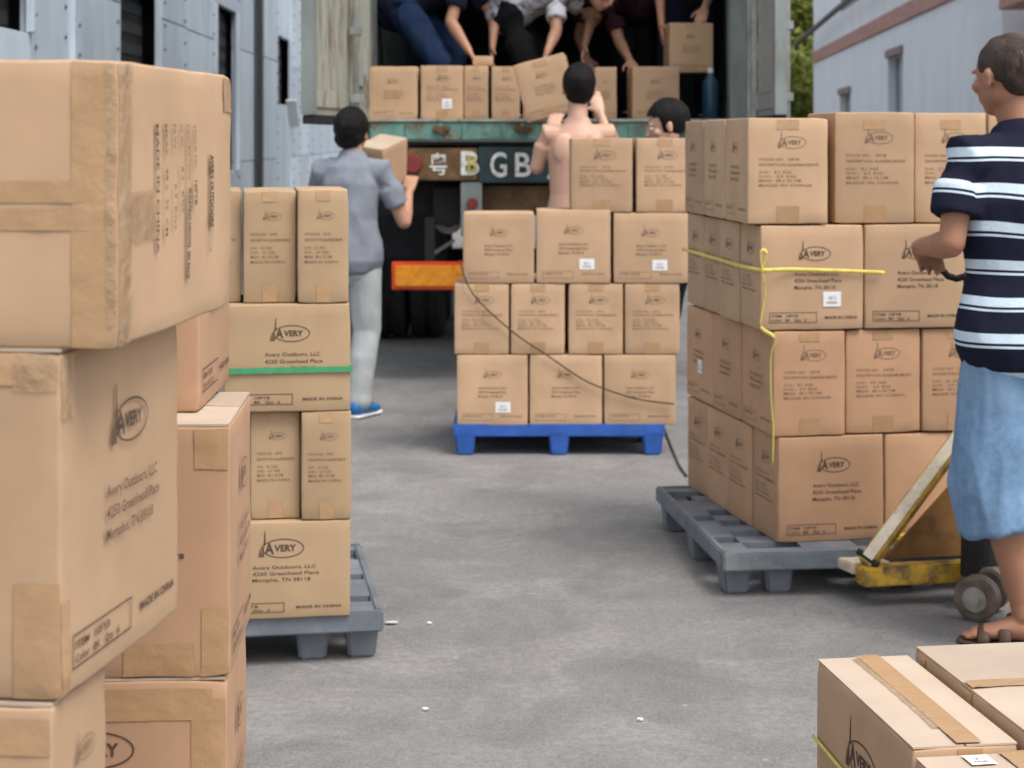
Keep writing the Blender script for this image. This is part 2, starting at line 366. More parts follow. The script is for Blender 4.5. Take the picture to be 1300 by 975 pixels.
# ------------------------------------------------------------------ the yard: ground
def ground_material():
    m = bpy.data.materials.new('yard_concrete'); m.use_nodes = True; n = m.node_tree.nodes; l = m.node_tree.links; b = n['Principled BSDF']
    tc = n.new('ShaderNodeTexCoord'); b.inputs['Roughness'].default_value = .82; b.inputs['Specular IOR Level'].default_value = .3
    def noise_(scale, det, lo, hi, dist=0, stretch=None):
        z = n.new('ShaderNodeTexNoise'); z.inputs['Scale'].default_value = scale; z.inputs['Detail'].default_value = det; z.inputs['Distortion'].default_value = dist
        z.inputs['Roughness'].default_value = .65
        if stretch:
            mp = n.new('ShaderNodeMapping'); mp.inputs['Scale'].default_value = stretch[0]; mp.inputs['Rotation'].default_value = (0, 0, stretch[1]); l.new(tc.outputs['Object'], mp.inputs[0]); l.new(mp.outputs[0], z.inputs['Vector'])
        else: l.new(tc.outputs['Object'], z.inputs['Vector'])
        r = n.new('ShaderNodeValToRGB'); r.color_ramp.elements[0].position = lo; r.color_ramp.elements[1].position = hi; l.new(z.outputs['Fac'], r.inputs[0]); return r.outputs[0]
    def mix(a, fac, col, k=1):
        x = n.new('ShaderNodeMix'); x.data_type = 'RGBA'; mu = n.new('ShaderNodeMath'); mu.operation = 'MULTIPLY'; mu.inputs[1].default_value = k
        l.new(fac, mu.inputs[0]); l.new(mu.outputs[0], x.inputs['Factor'])
        if isinstance(a, tuple): x.inputs['A'].default_value = (*a, 1)
        else: l.new(a, x.inputs['A'])
        x.inputs['B'].default_value = (*col, 1); return x.outputs['Result']
    c = mix((.175, .171, .167), noise_(.9, 6, .35, .7), (.25, .236, .222), .9)
    c = mix(c, noise_(2.3, 9, .46, .66, .6), (.105, .105, .106), .75)
    c = mix(c, noise_(2.6, 10, .50, .68, .7), (.34, .33, .315), .5)
    c = mix(c, noise_(38, 5, .38, .68), (.105, .105, .107), .6)
    c = mix(c, noise_(110, 3, .42, .7), (.30, .295, .29), .5)
    # scuffs left by dragged pallets: thin arcs
    for dist, sc, k in ((2.0, .5, .30), (3, .8, .22)):
        z = n.new('ShaderNodeTexNoise'); z.inputs['Scale'].default_value = sc; z.inputs['Detail'].default_value = 1.5; z.inputs['Distortion'].default_value = dist
        l.new(tc.outputs['Object'], z.inputs['Vector'])
        r = n.new('ShaderNodeValToRGB'); e = r.color_ramp.elements; e[0].position = .485; e[0].color = (0, 0, 0, 1); e[1].position = .515; e[1].color = (0, 0, 0, 1); x = e.new(.5); x.color = (1, 1, 1, 1)
        l.new(z.outputs['Fac'], r.inputs[0]); br = noise_(5, 6, .45, .65); mm = n.new('ShaderNodeMath'); mm.operation = 'MULTIPLY'; l.new(r.outputs[0], mm.inputs[0]); l.new(br, mm.inputs[1])
        c = mix(c, mm.outputs[0], (.31, .30, .29), k)
    v = n.new('ShaderNodeTexVoronoi'); v.inputs['Scale'].default_value = 5.5; v.inputs['Randomness'].default_value = 1; l.new(tc.outputs['Object'], v.inputs['Vector'])
    r = n.new('ShaderNodeValToRGB'); r.color_ramp.elements[0].position = .035; r.color_ramp.elements[0].color = (1, 1, 1, 1); r.color_ramp.elements[1].position = .05; r.color_ramp.elements[1].color = (0, 0, 0, 1); l.new(v.outputs['Distance'], r.inputs[0])
    c = mix(c, r.outputs[0], (.42, .41, .40), .45)
    l.new(c, b.inputs['Base Color'])
    z = n.new('ShaderNodeTexNoise'); z.inputs['Scale'].default_value = 90; z.inputs['Detail'].default_value = 6; l.new(tc.outputs['Object'], z.inputs['Vector'])
    bp = n.new('ShaderNodeBump'); bp.inputs['Strength'].default_value = .5; bp.inputs['Distance'].default_value = .006; l.new(z.outputs['Fac'], bp.inputs['Height']); l.new(bp.outputs[0], b.inputs['Normal'])
    return m
bm = bmesh.new(); bmesh.ops.create_grid(bm, x_segments=8, y_segments=8, size=400)
g = bmobj('ground', bm, ground_material()); g['kind'] = 'structure'
M['litter'] = mat('white_paper_litter', (.75, .74, .70), .8)
for i, (px, py, w, lab) in enumerate(((497, 791, .05, 'scrap of white paper on the concrete just right of the left grey pallet'), (813, 914, .022, 'small white fleck on the bare concrete in the lower middle'), (545, 792, .018, 'tiny white fleck on the concrete between the two grey pallets'),
        (540, 901, .020, 'white fleck on the concrete below the left grey pallet'))):
    p = at(px, py, .004); bm = bmesh.new(); k = 7
    vs_ = [bm.verts.new((w*(.35+.15*random.random())*math.cos(a*2*math.pi/k), .4*w*(.5+.3*random.random())*math.sin(a*2*math.pi/k), .003*random.random())) for a in range(k)]
    f = bm.faces.new(vs_); r = bmesh.ops.extrude_face_region(bm, geom=[f])
    for v in r['geom']:
        if isinstance(v, bmesh.types.BMVert): v.co.z += .003
    tag(bmobj('paper_scrap', bm, M['litter'], loc=p), lab, 'litter', 'white scraps on the concrete')

# ------------------------------------------------------------------ left building: riveted metal shed
def wallmat(name, col, dirt, rnd=.05):
    return mat(name, col, .6, .08, 3, .15, 20, dirt=dirt, dscale=2.5, dlo=.5, dhi=.75, rnd=rnd, stretch=(1, 1, .3))
M['plate'] = wallmat('blue_grey_steel_plate', (.50, .58, .66), (.34, .40, .46), .12)
M['rivet'] = mat('dark_rivet', (.10, .12, .14), .5)
M['void'] = mat('dark_opening', (.018, .018, .02), .6, .3, 4)
M['louvre'] = mat('dark_louvre', (.035, .037, .04), .5)
A_ = 2.6; VPX = 610.0                                   # wall: parallel offset A_ from the sight line through x=610
def lw(px):                                            # distance along the wall at photograph column px
    return F*A_/(VPX-px)
def LW(Y, z, off=0): return Vector((-A_ + off + Y*(VPX-CX)/F, Y, z))
lb = thing('metal_shed', 'long pale blue grey shed wall of riveted steel plates with dark windows', 'building', (0, 0, 0))
wins = [(-62, 38, 2.25, 1.92), (147, 200, 2.35, 1.45), (273, 301, 2.53, 1.7), (350, 368, 2.53, 1.80)]
edges = [-240, -62, 38, 88, 147, 200, 232, 273, 301, 328, 350, 368, 378, 392, 405, 430, 455, 470]
def plate(y0, y1, z0, z1, off=0, nm='wall_plate', m='plate', parent=lb, th=.06):
    a = LW(y0, z0, off); b = LW(y1, z0, off); bm = bmesh.new(); d = (b-a).normalized(); nrm = Vector((d.y, -d.x, 0))
    L = (b-a).length
    mt = Matrix(((d.x, nrm.x, 0, a.x), (d.y, nrm.y, 0, a.y), (0, 0, 1, 0), (0, 0, 0, 1)))
    bx(bm, .004, L-.004, -th, 0, z0+.002, z1-.002, .006, mt); return bmobj(nm, bm, M[m], parent)
bm_r = bmesh.new()
def rivets(y, z0, z1, off=.0, step=.19):
    z = z0
    while z < z1:
        c = LW(y, z, off); bmesh.ops.create_icosphere(bm_r, subdivisions=1, radius=.016, matrix=Matrix.Translation(c)); z += step
for i in range(len(edges)-1):
    a, b = edges[i], edges[i+1]; y0, y1 = lw(a), lw(b); w = [q for q in wins if q[0] == a]
    off = .035 if i % 2 else 0
    if w:
        zt = CAMZ + [175-(-60), 175+30, 172, 132][wins.index(w[0])]/(F/lw(a)); zb = w[0][3]
        zb = {0: CAMZ+(175-42)/(F/y1), 1: CAMZ-.35, 2: CAMZ-.35, 3: CAMZ+44/(F/y0)}[wins.index(w[0])]
        plate(y0, y1, 0, zb); plate(y0, y1, zt, 7)
        wn = plate(y0-.0, y1, zb+.01, zt-.01, -.12, 'window', 'void')
        for k in range(int((zt-zb)/.16)): plate(y0+.05, y1-.05, zb+.03+.16*k, zb+.13+.16*k, -.112, 'louvre_slat', 'louvre', wn, .012)
        plate(y0-.03, y0+.03, zb, zt, .03, 'frame', 'plate', wn, .05); plate(y1-.03, y1+.03, zb, zt, .03, 'frame', 'plate', wn, .05)
    else:
        for z0, z1 in ((0, 1.22), (1.22, 2.44), (2.44, 4.6), (4.6, 7)): plate(y0, y1, z0, z1, off)
        n_ = 2 if y1-y0 > .8 else 1
        rivets(y0+.12, .3, 5, off+.002); rivets(y1-.12, .4, 5, off+.002)
plate(lw(-240), lw(470), 0, 6.9, -.30, 'dark_backing', 'void')  # dark sheet added so no bright background leaks through the window gaps
rv = bmobj('rivets', bm_r, M['rivet'], lb); rv['kind'] = 'stuff'
plate(lw(322), lw(325), 0, 6, .09, 'downpipe', 'louvre')
plate(lw(470), lw(470)+14, 0, 7, 0)
bm = bmesh.new(); p = LW(lw(360), CAMZ+48/(F/lw(360)), .1)
beam(bm, p, p+Vector((.02, .2, -.35)), .14, .02); tag(bmobj('paper_notice', bm, M['white']), 'torn white paper hanging on the shed wall below the farthest dark window', 'notice')

# ------------------------------------------------------------------ right building
M['rwall'] = mat('pale_blue_grey_render', (.80, .81, .82), .85, .04, 2, .2, 25, dirt=(.70, .72, .75), dscale=1.4, dlo=.45, dhi=.8, stretch=(1, 1, .4))
M['rwall2'] = mat('white_render', (.80, .80, .81), .85, .04, 2, .2, 25, dirt=(.72, .73, .74), dscale=1.5)
M['band'] = mat('red_brown_band', (.47, .25, .20), .85, .15, 6, .3, 30, dirt=(.5, .38, .34), dscale=5)
M['glass'] = mat('dusty_window_glass', (.09, .10, .12), .25, .2, 4)
M['conc'] = mat('concrete_trim', (.30, .22, .21), .85, .15, 6)
B_ = 4.5
def RW(Y, z, off=0): return Vector((B_ - off + Y*(828-CX)/F, Y, z))
def rwy(px): return F*B_/(px-828)
rb_ = thing('factory_building', 'pale blue grey rendered factory with a red brown band and small windows', 'building')
def rplate(y0, y1, z0, z1, off, nm, m, parent=rb_, th=.3):
    a = RW(y0, z0, off); b = RW(y1, z0, off); d = (b-a).normalized(); nrm = Vector((-d.y, d.x, 0)); bm = bmesh.new(); L = (b-a).length
    mt = Matrix(((d.x, -nrm.x, 0, a.x), (d.y, -nrm.y, 0, a.y), (0, 0, 1, 0), (0, 0, 0, 1)))
    bx(bm, 0, L, 0, th, z0, z1, .01, mt); return bmobj(nm, bm, M[m], parent)
Yf = rwy(1035); Yn = rwy(1272); zb0 = CAMZ+.459*B_; zb1 = CAMZ+.527*B_
yws = [(rwy(1146), rwy(1127), 0, CAMZ+.344*B_), (rwy(1080), rwy(1066), 0, CAMZ+.223*B_+.05), (rwy(1095), rwy(1068), 4.6, 5.6)]
prev = Yn
for (y0, y1, z0, z1) in yws[:2]:
    z0 = z1-1.3
    rplate(prev, y0, 0, zb0, 0, 'wall', 'rwall'); rplate(y0, y1, 0, z0, 0, 'wall', 'rwall'); rplate(y0, y1, z1, zb0, 0, 'wall', 'rwall')
    wn = rplate(y0+.02, y1-.02, z0+.02, z1-.02, -.15, 'window', 'glass', th=.05); rplate(y0-.08, y1+.08, z1-.03, z1+.12, .05, 'lintel', 'conc', wn, .12)
    rplate((y0+y1)/2-.02, (y0+y1)/2+.02, z0, z1, -.1, 'frame', 'rwall2', wn, .05); prev = y1
rplate(prev, Yf, 0, zb0, 0, 'wall', 'rwall')
rplate(Yn, Yf+.05, zb0+.002, zb1, .06, 'band', 'band', th=.36)
rplate(Yn, Yf, zb1+.002, 9, 0, 'upper_wall', 'rwall2')
uw = rplate(rwy(1092), rwy(1068), CAMZ+3.0, CAMZ+4.2, .012, 'window', 'glass', th=.03)
bm = bmesh.new(); a = RW(Yf, 0, 0); bx(bm, a.x, a.x+9, a.y, a.y+.3, 0, 9, .01); bmobj('end_wall', bm, M['rwall'], rb_)
nb = thing('side_block', 'grey building block with a rust red canopy at the top right corner', 'building')
rplate(14, Yn-.02, 0, 7, -.5, 'wall', 'rwall', nb); rplate(15, Yn-.3, CAMZ+1.62, CAMZ+1.80, .10, 'canopy', 'band', nb, .5); rplate(15.2, Yn-.6, CAMZ+1.0, CAMZ+1.48, -.44, 'opening', 'void', nb, .05)
cb = [RW(rwy(1170), CAMZ+3.0, .3), RW(rwy(1120), CAMZ+2.9, .4), RW(rwy(1085), CAMZ+2.85, .4), RW(rwy(1050), CAMZ+2.75, .4), RW(Yf, CAMZ+2.6, .5), aty(1012, 62, Yf+1)]
tag(rope('overhead_cable', cb, .07, M['louvre']), 'dark sagging cable bundle crossing the white upper wall of the factory', 'cable')

# ------------------------------------------------------------------ tree
def leafmat():
    m = bpy.data.materials.new('leaves'); m.use_nodes = True; n = m.node_tree.nodes; l = m.node_tree.links; b = n['Principled BSDF']
    tc = n.new('ShaderNodeTexCoord'); z = n.new('ShaderNodeTexNoise'); z.inputs['Scale'].default_value = 1.3; z.inputs['Detail'].default_value = 8; l.new(tc.outputs['Object'], z.inputs['Vector'])
    r = n.new('ShaderNodeValToRGB'); r.color_ramp.elements[0].position = .35; r.color_ramp.elements[0].color = (.08, .13, .02, 1); r.color_ramp.elements[1].position = .65; r.color_ramp.elements[1].color = (.38, .40, .08, 1)
    l.new(z.outputs['Fac'], r.inputs[0]); l.new(r.outputs[0], b.inputs['Base Color']); b.inputs['Roughness'].default_value = .5
    b.inputs['Subsurface Weight'].default_value = .0
    t = n.new('ShaderNodeBsdfTranslucent'); l.new(r.outputs[0], t.inputs[0]); ad = n.new('ShaderNodeMixShader'); ad.inputs[0].default_value = .4
    l.new(b.outputs[0], ad.inputs[1]); l.new(t.outputs[0], ad.inputs[2]); l.new(ad.outputs[0], n['Material Output'].inputs[0]); return m
M['leaf'] = leafmat(); M['bark'] = mat('bark', (.10, .075, .05), .9, .3, 8, .5, 30)
def tree(loc, h, rad, n, lab):
    t = thing('tree', lab, 'tree', loc, 0, 'trees behind the lorry'); bm = bmesh.new(); rg = random.Random(int(h*100))
    loft(bm, [((0, 0, 0), .22, .22), ((.1, 0, h*.3), .17, .17), ((0, .1, h*.6), .11, .11), ((.1, .1, h*.85), .04, .04)], seg=10)
    cl = []
    for k in range(26):
        a = rg.random()*6.28; zz = h*(.22+.72*rg.random()); rr = rad*(.35+.6*rg.random())*(1-.45*abs(zz/h-.5)); c = Vector((rr*math.cos(a), rr*math.sin(a), zz)); cl.append((c, .55+.75*rg.random()))
        loft(bm, [((0, 0, zz*.72), .05, .05), (c*.6+Vector((0, 0, zz*.33)), .03, .03), (c, .012, .012)], seg=6)
    bmobj('trunk', bm, M['bark'], t, smooth=True)
    vv = []; ff = []
    for i in range(n):
        c, r = cl[rg.randrange(len(cl))]; d = Vector((rg.gauss(0, 1), rg.gauss(0, 1), rg.gauss(0, .8))); d = d.normalized()*r*(rg.random()**.4); p = c+d
        e = Vector((rg.gauss(0, 1), rg.gauss(0, 1), rg.gauss(0, 1))).normalized(); f = e.orthogonal().normalized(); s = .07+.06*rg.random(); k = len(vv)
        vv += [p-e*s, p+f*s*.5, p+e*s, p-f*s*.5]; ff.append((k, k+1, k+2, k+3))
    me = bpy.data.meshes.new('crown'); me.from_pydata(vv, [], ff); link('crown', me, M['leaf'], t)
tree(aty(1020, 300, 56)*Vector((1, 1, 0)) if False else Vector(((1022-650)/F*56, 56, 0)), 8.6, 2.6, 26000, 'tall yellow green leafy tree between the lorry and the factory')
tree(Vector(((985-650)/F*62, 62, 0)), 7.6, 2.6, 20000, 'leafy tree mostly hidden behind the right side of the lorry')

# ------------------------------------------------------------------ container lorry
TY = 10.92; S = F/TY
def tx(px): return (px-CX)/S
def tz(py): return CAMZ-(py-HY)/S
tr = thing('container_lorry', 'open backed container lorry being loaded, weathered green sill and dark lettered beam', 'lorry', (0, TY, 0))
XL, XR = tx(468), tx(950); ZF = tz(153); ZT = ZF+2.4; LEN = 12.0
def tbox(name, x0, x1, y0, y1, z0, z1, m, parent=tr, bev=.006): return box(name, (x0, x1, y0, y1, z0, z1), M[m], parent, bev)
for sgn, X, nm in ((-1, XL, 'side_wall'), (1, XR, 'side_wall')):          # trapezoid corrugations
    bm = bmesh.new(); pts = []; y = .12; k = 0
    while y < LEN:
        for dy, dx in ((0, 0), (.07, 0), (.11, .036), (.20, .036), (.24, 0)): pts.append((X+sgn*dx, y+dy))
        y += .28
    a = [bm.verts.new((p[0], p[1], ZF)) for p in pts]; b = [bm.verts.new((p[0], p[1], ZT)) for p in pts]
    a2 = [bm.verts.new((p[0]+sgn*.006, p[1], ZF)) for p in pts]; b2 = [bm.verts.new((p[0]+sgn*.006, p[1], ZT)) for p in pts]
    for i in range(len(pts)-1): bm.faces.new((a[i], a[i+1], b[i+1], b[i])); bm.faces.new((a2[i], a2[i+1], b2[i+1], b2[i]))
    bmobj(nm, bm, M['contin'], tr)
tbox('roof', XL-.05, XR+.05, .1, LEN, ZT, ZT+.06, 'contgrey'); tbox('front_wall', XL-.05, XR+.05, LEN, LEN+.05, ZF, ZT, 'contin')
tbox('cargo_floor', XL-.04, XR+.04, .0, LEN, ZF-.05, ZF-.002, 'wood')
tbox('corner_post', tx(449), tx(469), -.03, .12, ZF-.12, ZT, 'creampost'); tbox('corner_post', tx(926), tx(948), -.03, .12, ZF-.12, ZT, 'contgrey'); tbox('top_rail', tx(449), tx(948), -.03, .12, ZT+.002, ZT+.18, 'contgrey')
bm = bmesh.new(); x0 = tx(470); x1 = tx(925)
bx(bm, x0, x1, -.05, .10, tz(178), tz(155), .008)
sb = bmobj('sill_beam', bm, M['teal'], tr)
for px in (518, 560, 590, 640, 663, 720, 800, 850): tbox('rib', tx(px)-.012, tx(px)+.012, -.062, -.052, tz(177), tz(157), 'teal', sb, .002)
for px in (561, 664, 770, 860):
    bm = bmesh.new(); bx(bm, tx(px)-.05, tx(px)+.05, -.075, -.052, tz(167), tz(160), .003); bx(bm, tx(px)-.02, tx(px)+.02, -.085, -.053, tz(171), tz(166), .003); bmobj('door_catch', bm, M['brownrust'], sb)
tbox('ledge', tx(470), tx(925), -.06, .05, tz(155)+.002, tz(151), 'creampost', sb, .002)
tbox('tail_shelf', tx(505), tx(925), -.02, .12, tz(184), tz(180), 'blk')
rbm = tbox('rear_beam', tx(607), tx(925), -.04, .1, tz(232), tz(186), 'dteal'); rb2 = tbox('rear_beam', tx(506), tx(606), -.045, .1, tz(229), tz(188), 'brownrust')
tbox('bracket', tx(585), tx(612), -.035, .05, tz(300), tz(231), 'contgrey'); 
bm = bmesh.new(); cyl(bm, (tx(525), -.05, tz(208)), (tx(525), -.085, tz(208)), .058, .05, 20); lp = bmobj('tail_lamp', bm, M['lampred'], tr)
bm = bmesh.new(); cyl(bm, (tx(600), -.04, tz(258)), (tx(600), -.075, tz(258)), .035, .03, 16); bmobj('tail_lamp', bm, M['lampred'], tr)
def sign_text(s, cx_, cz_, h, w, y, m, parent, bold=.03, name='lettering'):
    o = ([], []); put_text(o, s, 0, 0, h, w, bold); ys = [q[1] for q in o[0]]; y0, y1 = min(ys), max(ys)
    me = bpy.data.meshes.new(name); me.from_pydata([(cx_-w/2+a, y, cz_-h/2+(b-y0)*h/(y1-y0)) for a, b in o[0]], [], o[1])
    bm = bmesh.new(); bm.from_mesh(me); r = bmesh.ops.extrude_face_region(bm, geom=bm.faces[:])
    for v in r['geom']:
        if isinstance(v, bmesh.types.BMVert): v.co.y -= .003
    bm.to_mesh(me); bm.free(); return link(name, me, M[m], parent)
sign_text('粤', tx(557), tz(208), .135, .105, -.047, 'lettering', rb2, .012)
sign_text('B', tx(597), tz(207), .145, .11, -.047, 'lettering', rb2, .02); sign_text('B', tx(600), tz(208), .10, .06, -.052, 'letteryel', rb2, .015)
sign_text('G', tx(633), tz(209), .15, .10, -.042, 'lettering', rbm, .015); sign_text('B', tx(664), tz(209), .145, .095, -.042, 'lettering', rbm, .015); sign_text('7', tx(702), tz(212), .15, .09, -.042, 'lettering', rbm, .01)
# chassis, wheels, bumper board
for x in (-.40, .40): tbox('chassis_rail', x-.08, x+.08, .1, LEN, .95, 1.18, 'blk')
tbox('crossmember', -.84, 1.0, .3, .42, 1.0, 1.2, 'blk'); tbox('crossmember', tx(612), tx(925), .1, .25, tz(268), tz(236), 'brownrust')
tbox('deck_frame', -.86, 1.15, .12, LEN, 1.25, 1.42, 'blk')
bb = tbox('bumper_board', tx(502), tx(592), -.06, -.03, tz(363), tz(336), 'orange'); tbox('border', tx(498), tx(596), -.05, .01, tz(367), tz(332), 'redpaint', bb, .004)
tbox('bumper_bar', tx(498), tx(800), .01, .08, tz(362), tz(338), 'blk')
for px in (545, 760): tbox('bumper_stay', tx(px)-.03, tx(px)+.03, .02, .12, tz(345), 1.0, 'blk')
bm = bmesh.new(); cyl(bm, (tx(567), .35, tz(282)), (tx(567), .42, tz(282)), .09, .09, 24); rs = bmobj('reservoir_end', bm, M['contgrey'], tr)
bm = bmesh.new(); cyl(bm, (tx(567), .34, tz(282)), (tx(567), .36, tz(282)), .05, .05, 20); bmobj('cap', bm, mat('dull_red_cap', (.16, .05, .04), .5), rs)
bm = bmesh.new(); beam(bm, (tx(540), .2, tz(330)), (tx(575), .25, tz(308)), .015, .02); bmobj('brace_rod', bm, M['contgrey'], tr)
def wheel(x, y, r=.51, w=.24):
    bm = bmesh.new(); prof = [(.30, -w*.42), (.40, -w*.5), (r-.03, -w*.5), (r, -w*.38), (r, -.03), (r-.02, -.02), (r-.02, .02), (r, .03), (r, w*.38), (r-.03, w*.5), (.40, w*.5), (.30, w*.42)]
    n = 40; rg = [[bm.verts.new((px_, a*math.cos(2*math.pi*k/n), a*math.sin(2*math.pi*k/n))) for a, px_ in prof] for k in range(n)]
    for k in range(n):
        for i in range(len(prof)): bm.faces.new((rg[k][i], rg[(k+1) % n][i], rg[(k+1) % n][(i+1) % len(prof)], rg[k][(i+1) % len(prof)]))
    wh = bpy.data.objects.new('wheel', None); C.objects.link(wh); wh.parent = tr; wh.location = (x, y, r)
    bmobj('tyre', bm, M['rubber'], wh); bm = bmesh.new(); cyl(bm, (-w*.3, 0, 0), (w*.3, 0, 0), .31, .31, 24); cyl(bm, (-w*.5, 0, 0), (w*.5, 0, 0), .12, .12, 16); bmobj('rim', bm, M['blk'], wh)
for y in (2.55, 3.85):
    for x in (-1.05, -.78, .78, 1.05): wheel(x+.16 if x < 0 else x, y)
    bm = bmesh.new(); cyl(bm, (-.85, y, .51), (.85, y, .51), .07); bmobj('axle', bm, M['blk'], tr)
tbox('mudflap', -.95, -.5, 1.9, 1.92, .62, 1.25, 'rubber'); tbox('mudflap', .6, 1.17, 1.9, 1.92, .62, 1.25, 'rubber')
tbox('mud_guard', -.95, 1.12, 1.95, 5, 1.15, 1.18, 'blk')
# open door, swung out beside the shed, with ribs, gasket and locking rods
def door(name, hx, ex_, ey_, mname, rods):
    h = Vector((hx, 0, 0)); e = Vector((ex_, ey_, 0)); d = (e-h).normalized(); L = (e-h).length; nn = Vector((-d.y, d.x, 0))
    mt = Matrix(((d.x, nn.x, 0, h.x), (d.y, nn.y, 0, h.y), (0, 0, 1, 0), (0, 0, 0, 1)))
    dd = bpy.data.objects.new(name, None); C.objects.link(dd); dd.parent = tr
    bm = bmesh.new(); bx(bm, .03, L, -.02, .02, ZF+.02, ZT, .004, mt); bmobj('door_panel', bm, M[mname], dd)
    for s in (-1, 1):
        for k in range(3):
            bm = bmesh.new(); z = ZF+.06+k*.82; bx(bm, .08, L-.05, s*.021, s*.032, z, z+.10, .006, mt); bmobj('rib', bm, M[mname], dd)
    bm = bmesh.new(); bx(bm, 0, L+.02, -.03, .03, ZF-.03, ZF+.018, .004, mt); bmobj('gasket', bm, M['rubber'], dd)
    bm = bmesh.new(); bx(bm, L-.05, L+.03, -.035, .035, ZF+.02, ZT, .004, mt); bmobj('edge_frame', bm, M['contgrey'], dd)
    for (t, s) in rods:
        bm = bmesh.new(); p = h+d*L*t+nn*s*.07; cyl(bm, p+Vector((0, 0, ZF-.02)), p+Vector((0, 0, ZT)), .02); ro = bmobj('locking_rod', bm, M['rod'], dd, smooth=True)
        for z in (ZF+.1, ZF+.5, ZF+1.5):
            bm = bmesh.new(); q = p+Vector((0, 0, z)); bx(bm, q.x-.035, q.x+.035, q.y-.03, q.y+.03, z, z+.05, .004); bmobj('rod_guide', bm, M['contgrey'], ro)
    return dd
door('door', tx(447), -1.10, -1.12, 'creampost', ((.35, -1), (.7, -1), (.2, 1)))
door('door', tx(966), 1.452, -1.12, 'rod', ((.35, 1), (.7, 1)))
tbox('door_hinge', tx(452), tx(462), -.06, -.02, ZF+.2, ZF+.35, 'contgrey')
tbox('gap_strip', tx(953), tx(960), -.035, .0, ZF-.1, ZT, 'rod')
bo = thing('water_bottle', 'blue plastic bottle standing in the lorry near its right wall', 'bottle', (tx(910), TY+.35, ZF))
bm = bmesh.new(); loft(bm, [((0, 0, .01), .05, .05), ((0, 0, .24), .052, .052), ((0, 0, .27), .03, .03), ((0, 0, .3), .018, .018)], seg=16); bmobj('bottle_body', bm, mat('blue_plastic', (.02, .07, .12), .3), bo, smooth=True)
bm = bmesh.new(); cyl(bm, (0, 0, .3), (0, 0, .33), .018); bmobj('bottle_cap', bm, M['white'], bo)

# ------------------------------------------------------------------ plastic pallets
def pallet(label, corner, yaw, W, D, side, m, H=.14):
    a = R(yaw); ex = Vector((math.cos(a), -math.sin(a), 0)); ey = Vector((math.sin(a), math.cos(a), 0))
    p = Vector((corner[0], corner[1], 0)) + ex*(W/2 if side == 'l' else -W/2) + ey*D/2
    t = thing('pallet', label, 'pallet', p, -a)
    nx, ny = 13, 13; bm = bmesh.new(); g = {}
    def hole(i, j):
        if j in (0, ny-1): return False
        if i in (0, nx-1): return j % 4 == 2 or j == 11
        return (i in (1, 2, 4, 5, 7, 8, 10, 11) and j in (1, 3, 5, 7, 9, 11) and (i+j*3) % 7 != 0)
    def co(i, n, L): 
        return -L/2+L*i/n
    V = {(i, j): bm.verts.new((co(i, nx, W), co(j, ny, D), H)) for i in range(nx+1) for j in range(ny+1)}
    fs = [bm.faces.new((V[i, j], V[i+1, j], V[i+1, j+1], V[i, j+1])) for i in range(nx) for j in range(ny) if not hole(i, j)]
    r = bmesh.ops.extrude_face_region(bm, geom=fs)
    for v in r['geom']:
        if isinstance(v, bmesh.types.BMVert): v.co.z -= .022
    bmobj('deck', bm, M[m], t)
    for (x0, x1, y0, y1) in ((-W/2-.006, W/2+.006, -D/2-.006, -D/2+.018), (-W/2-.006, W/2+.006, D/2-.018, D/2+.006), (-W/2-.006, -W/2+.018, -D/2+.02, D/2-.02), (W/2-.018, W/2+.006, -D/2+.02, D/2-.02)):
        box('rim', (x0, x1, y0, y1, H-.052, H+.006), M[m], t, .005)
    for yy in (-D/2+.10, -D/2+.21, 0, D/2-.21, D/2-.10) if m != 'blueplastic' else (-D/2+.05, 0, D/2-.05):
        for xx in (-W/2+.05, -W/2+.19, -.07, .07, W/2-.19, W/2-.05) if m != 'blueplastic' else (-W/2+.05, 0, W/2-.05):
            if m != 'blueplastic' and abs(yy) in (D/2-.21,): continue
            bm = bmesh.new(); q = [bm.verts.new((xx+sx*(.05 if z else .038), yy+.02*0+sy*(.06 if z else .048), z)) for z in (0, H-.023) for sx, sy in ((-1, -1), (1, -1), (1, 1), (-1, 1))]
            for k in range(4): bm.faces.new((q[k], q[(k+1) % 4], q[4+(k+1) % 4], q[4+k]))
            bm.faces.new(q[:4]); bm.faces.new(q[4:]); bmesh.ops.bevel(bm, geom=bm.edges[:], offset=.008, segments=2, affect='EDGES'); bmobj('foot', bm, M[m], t)
    return t
pallet('grey plastic pallet under the left middle stack, bound with green strap', at(484, 778, .14), -9, 1.0, .86, 'r', 'greyplastic')
pallet('grey plastic pallet under the right stack, with slots showing along its left side', at(921, 705, .14), -6.5, 1.2, 1.13, 'l', 'greyplastic')
pallet('bright blue plastic pallet under the middle stack behind the open yard', at(577, 540, .14), 0, .975, .8, 'l', 'blueplastic')

# ------------------------------------------------------------------ carton stacks
def tp(W, D, H, kind):
    """usual tape on a carton: short drops of the closing tape on the faces it crosses"""
    if kind == 'narrow': return [('front', W*.36, 0.002, W*.64, H*.17), ('front', W*.36, H*.90, W*.64, H-.002)]
    return []
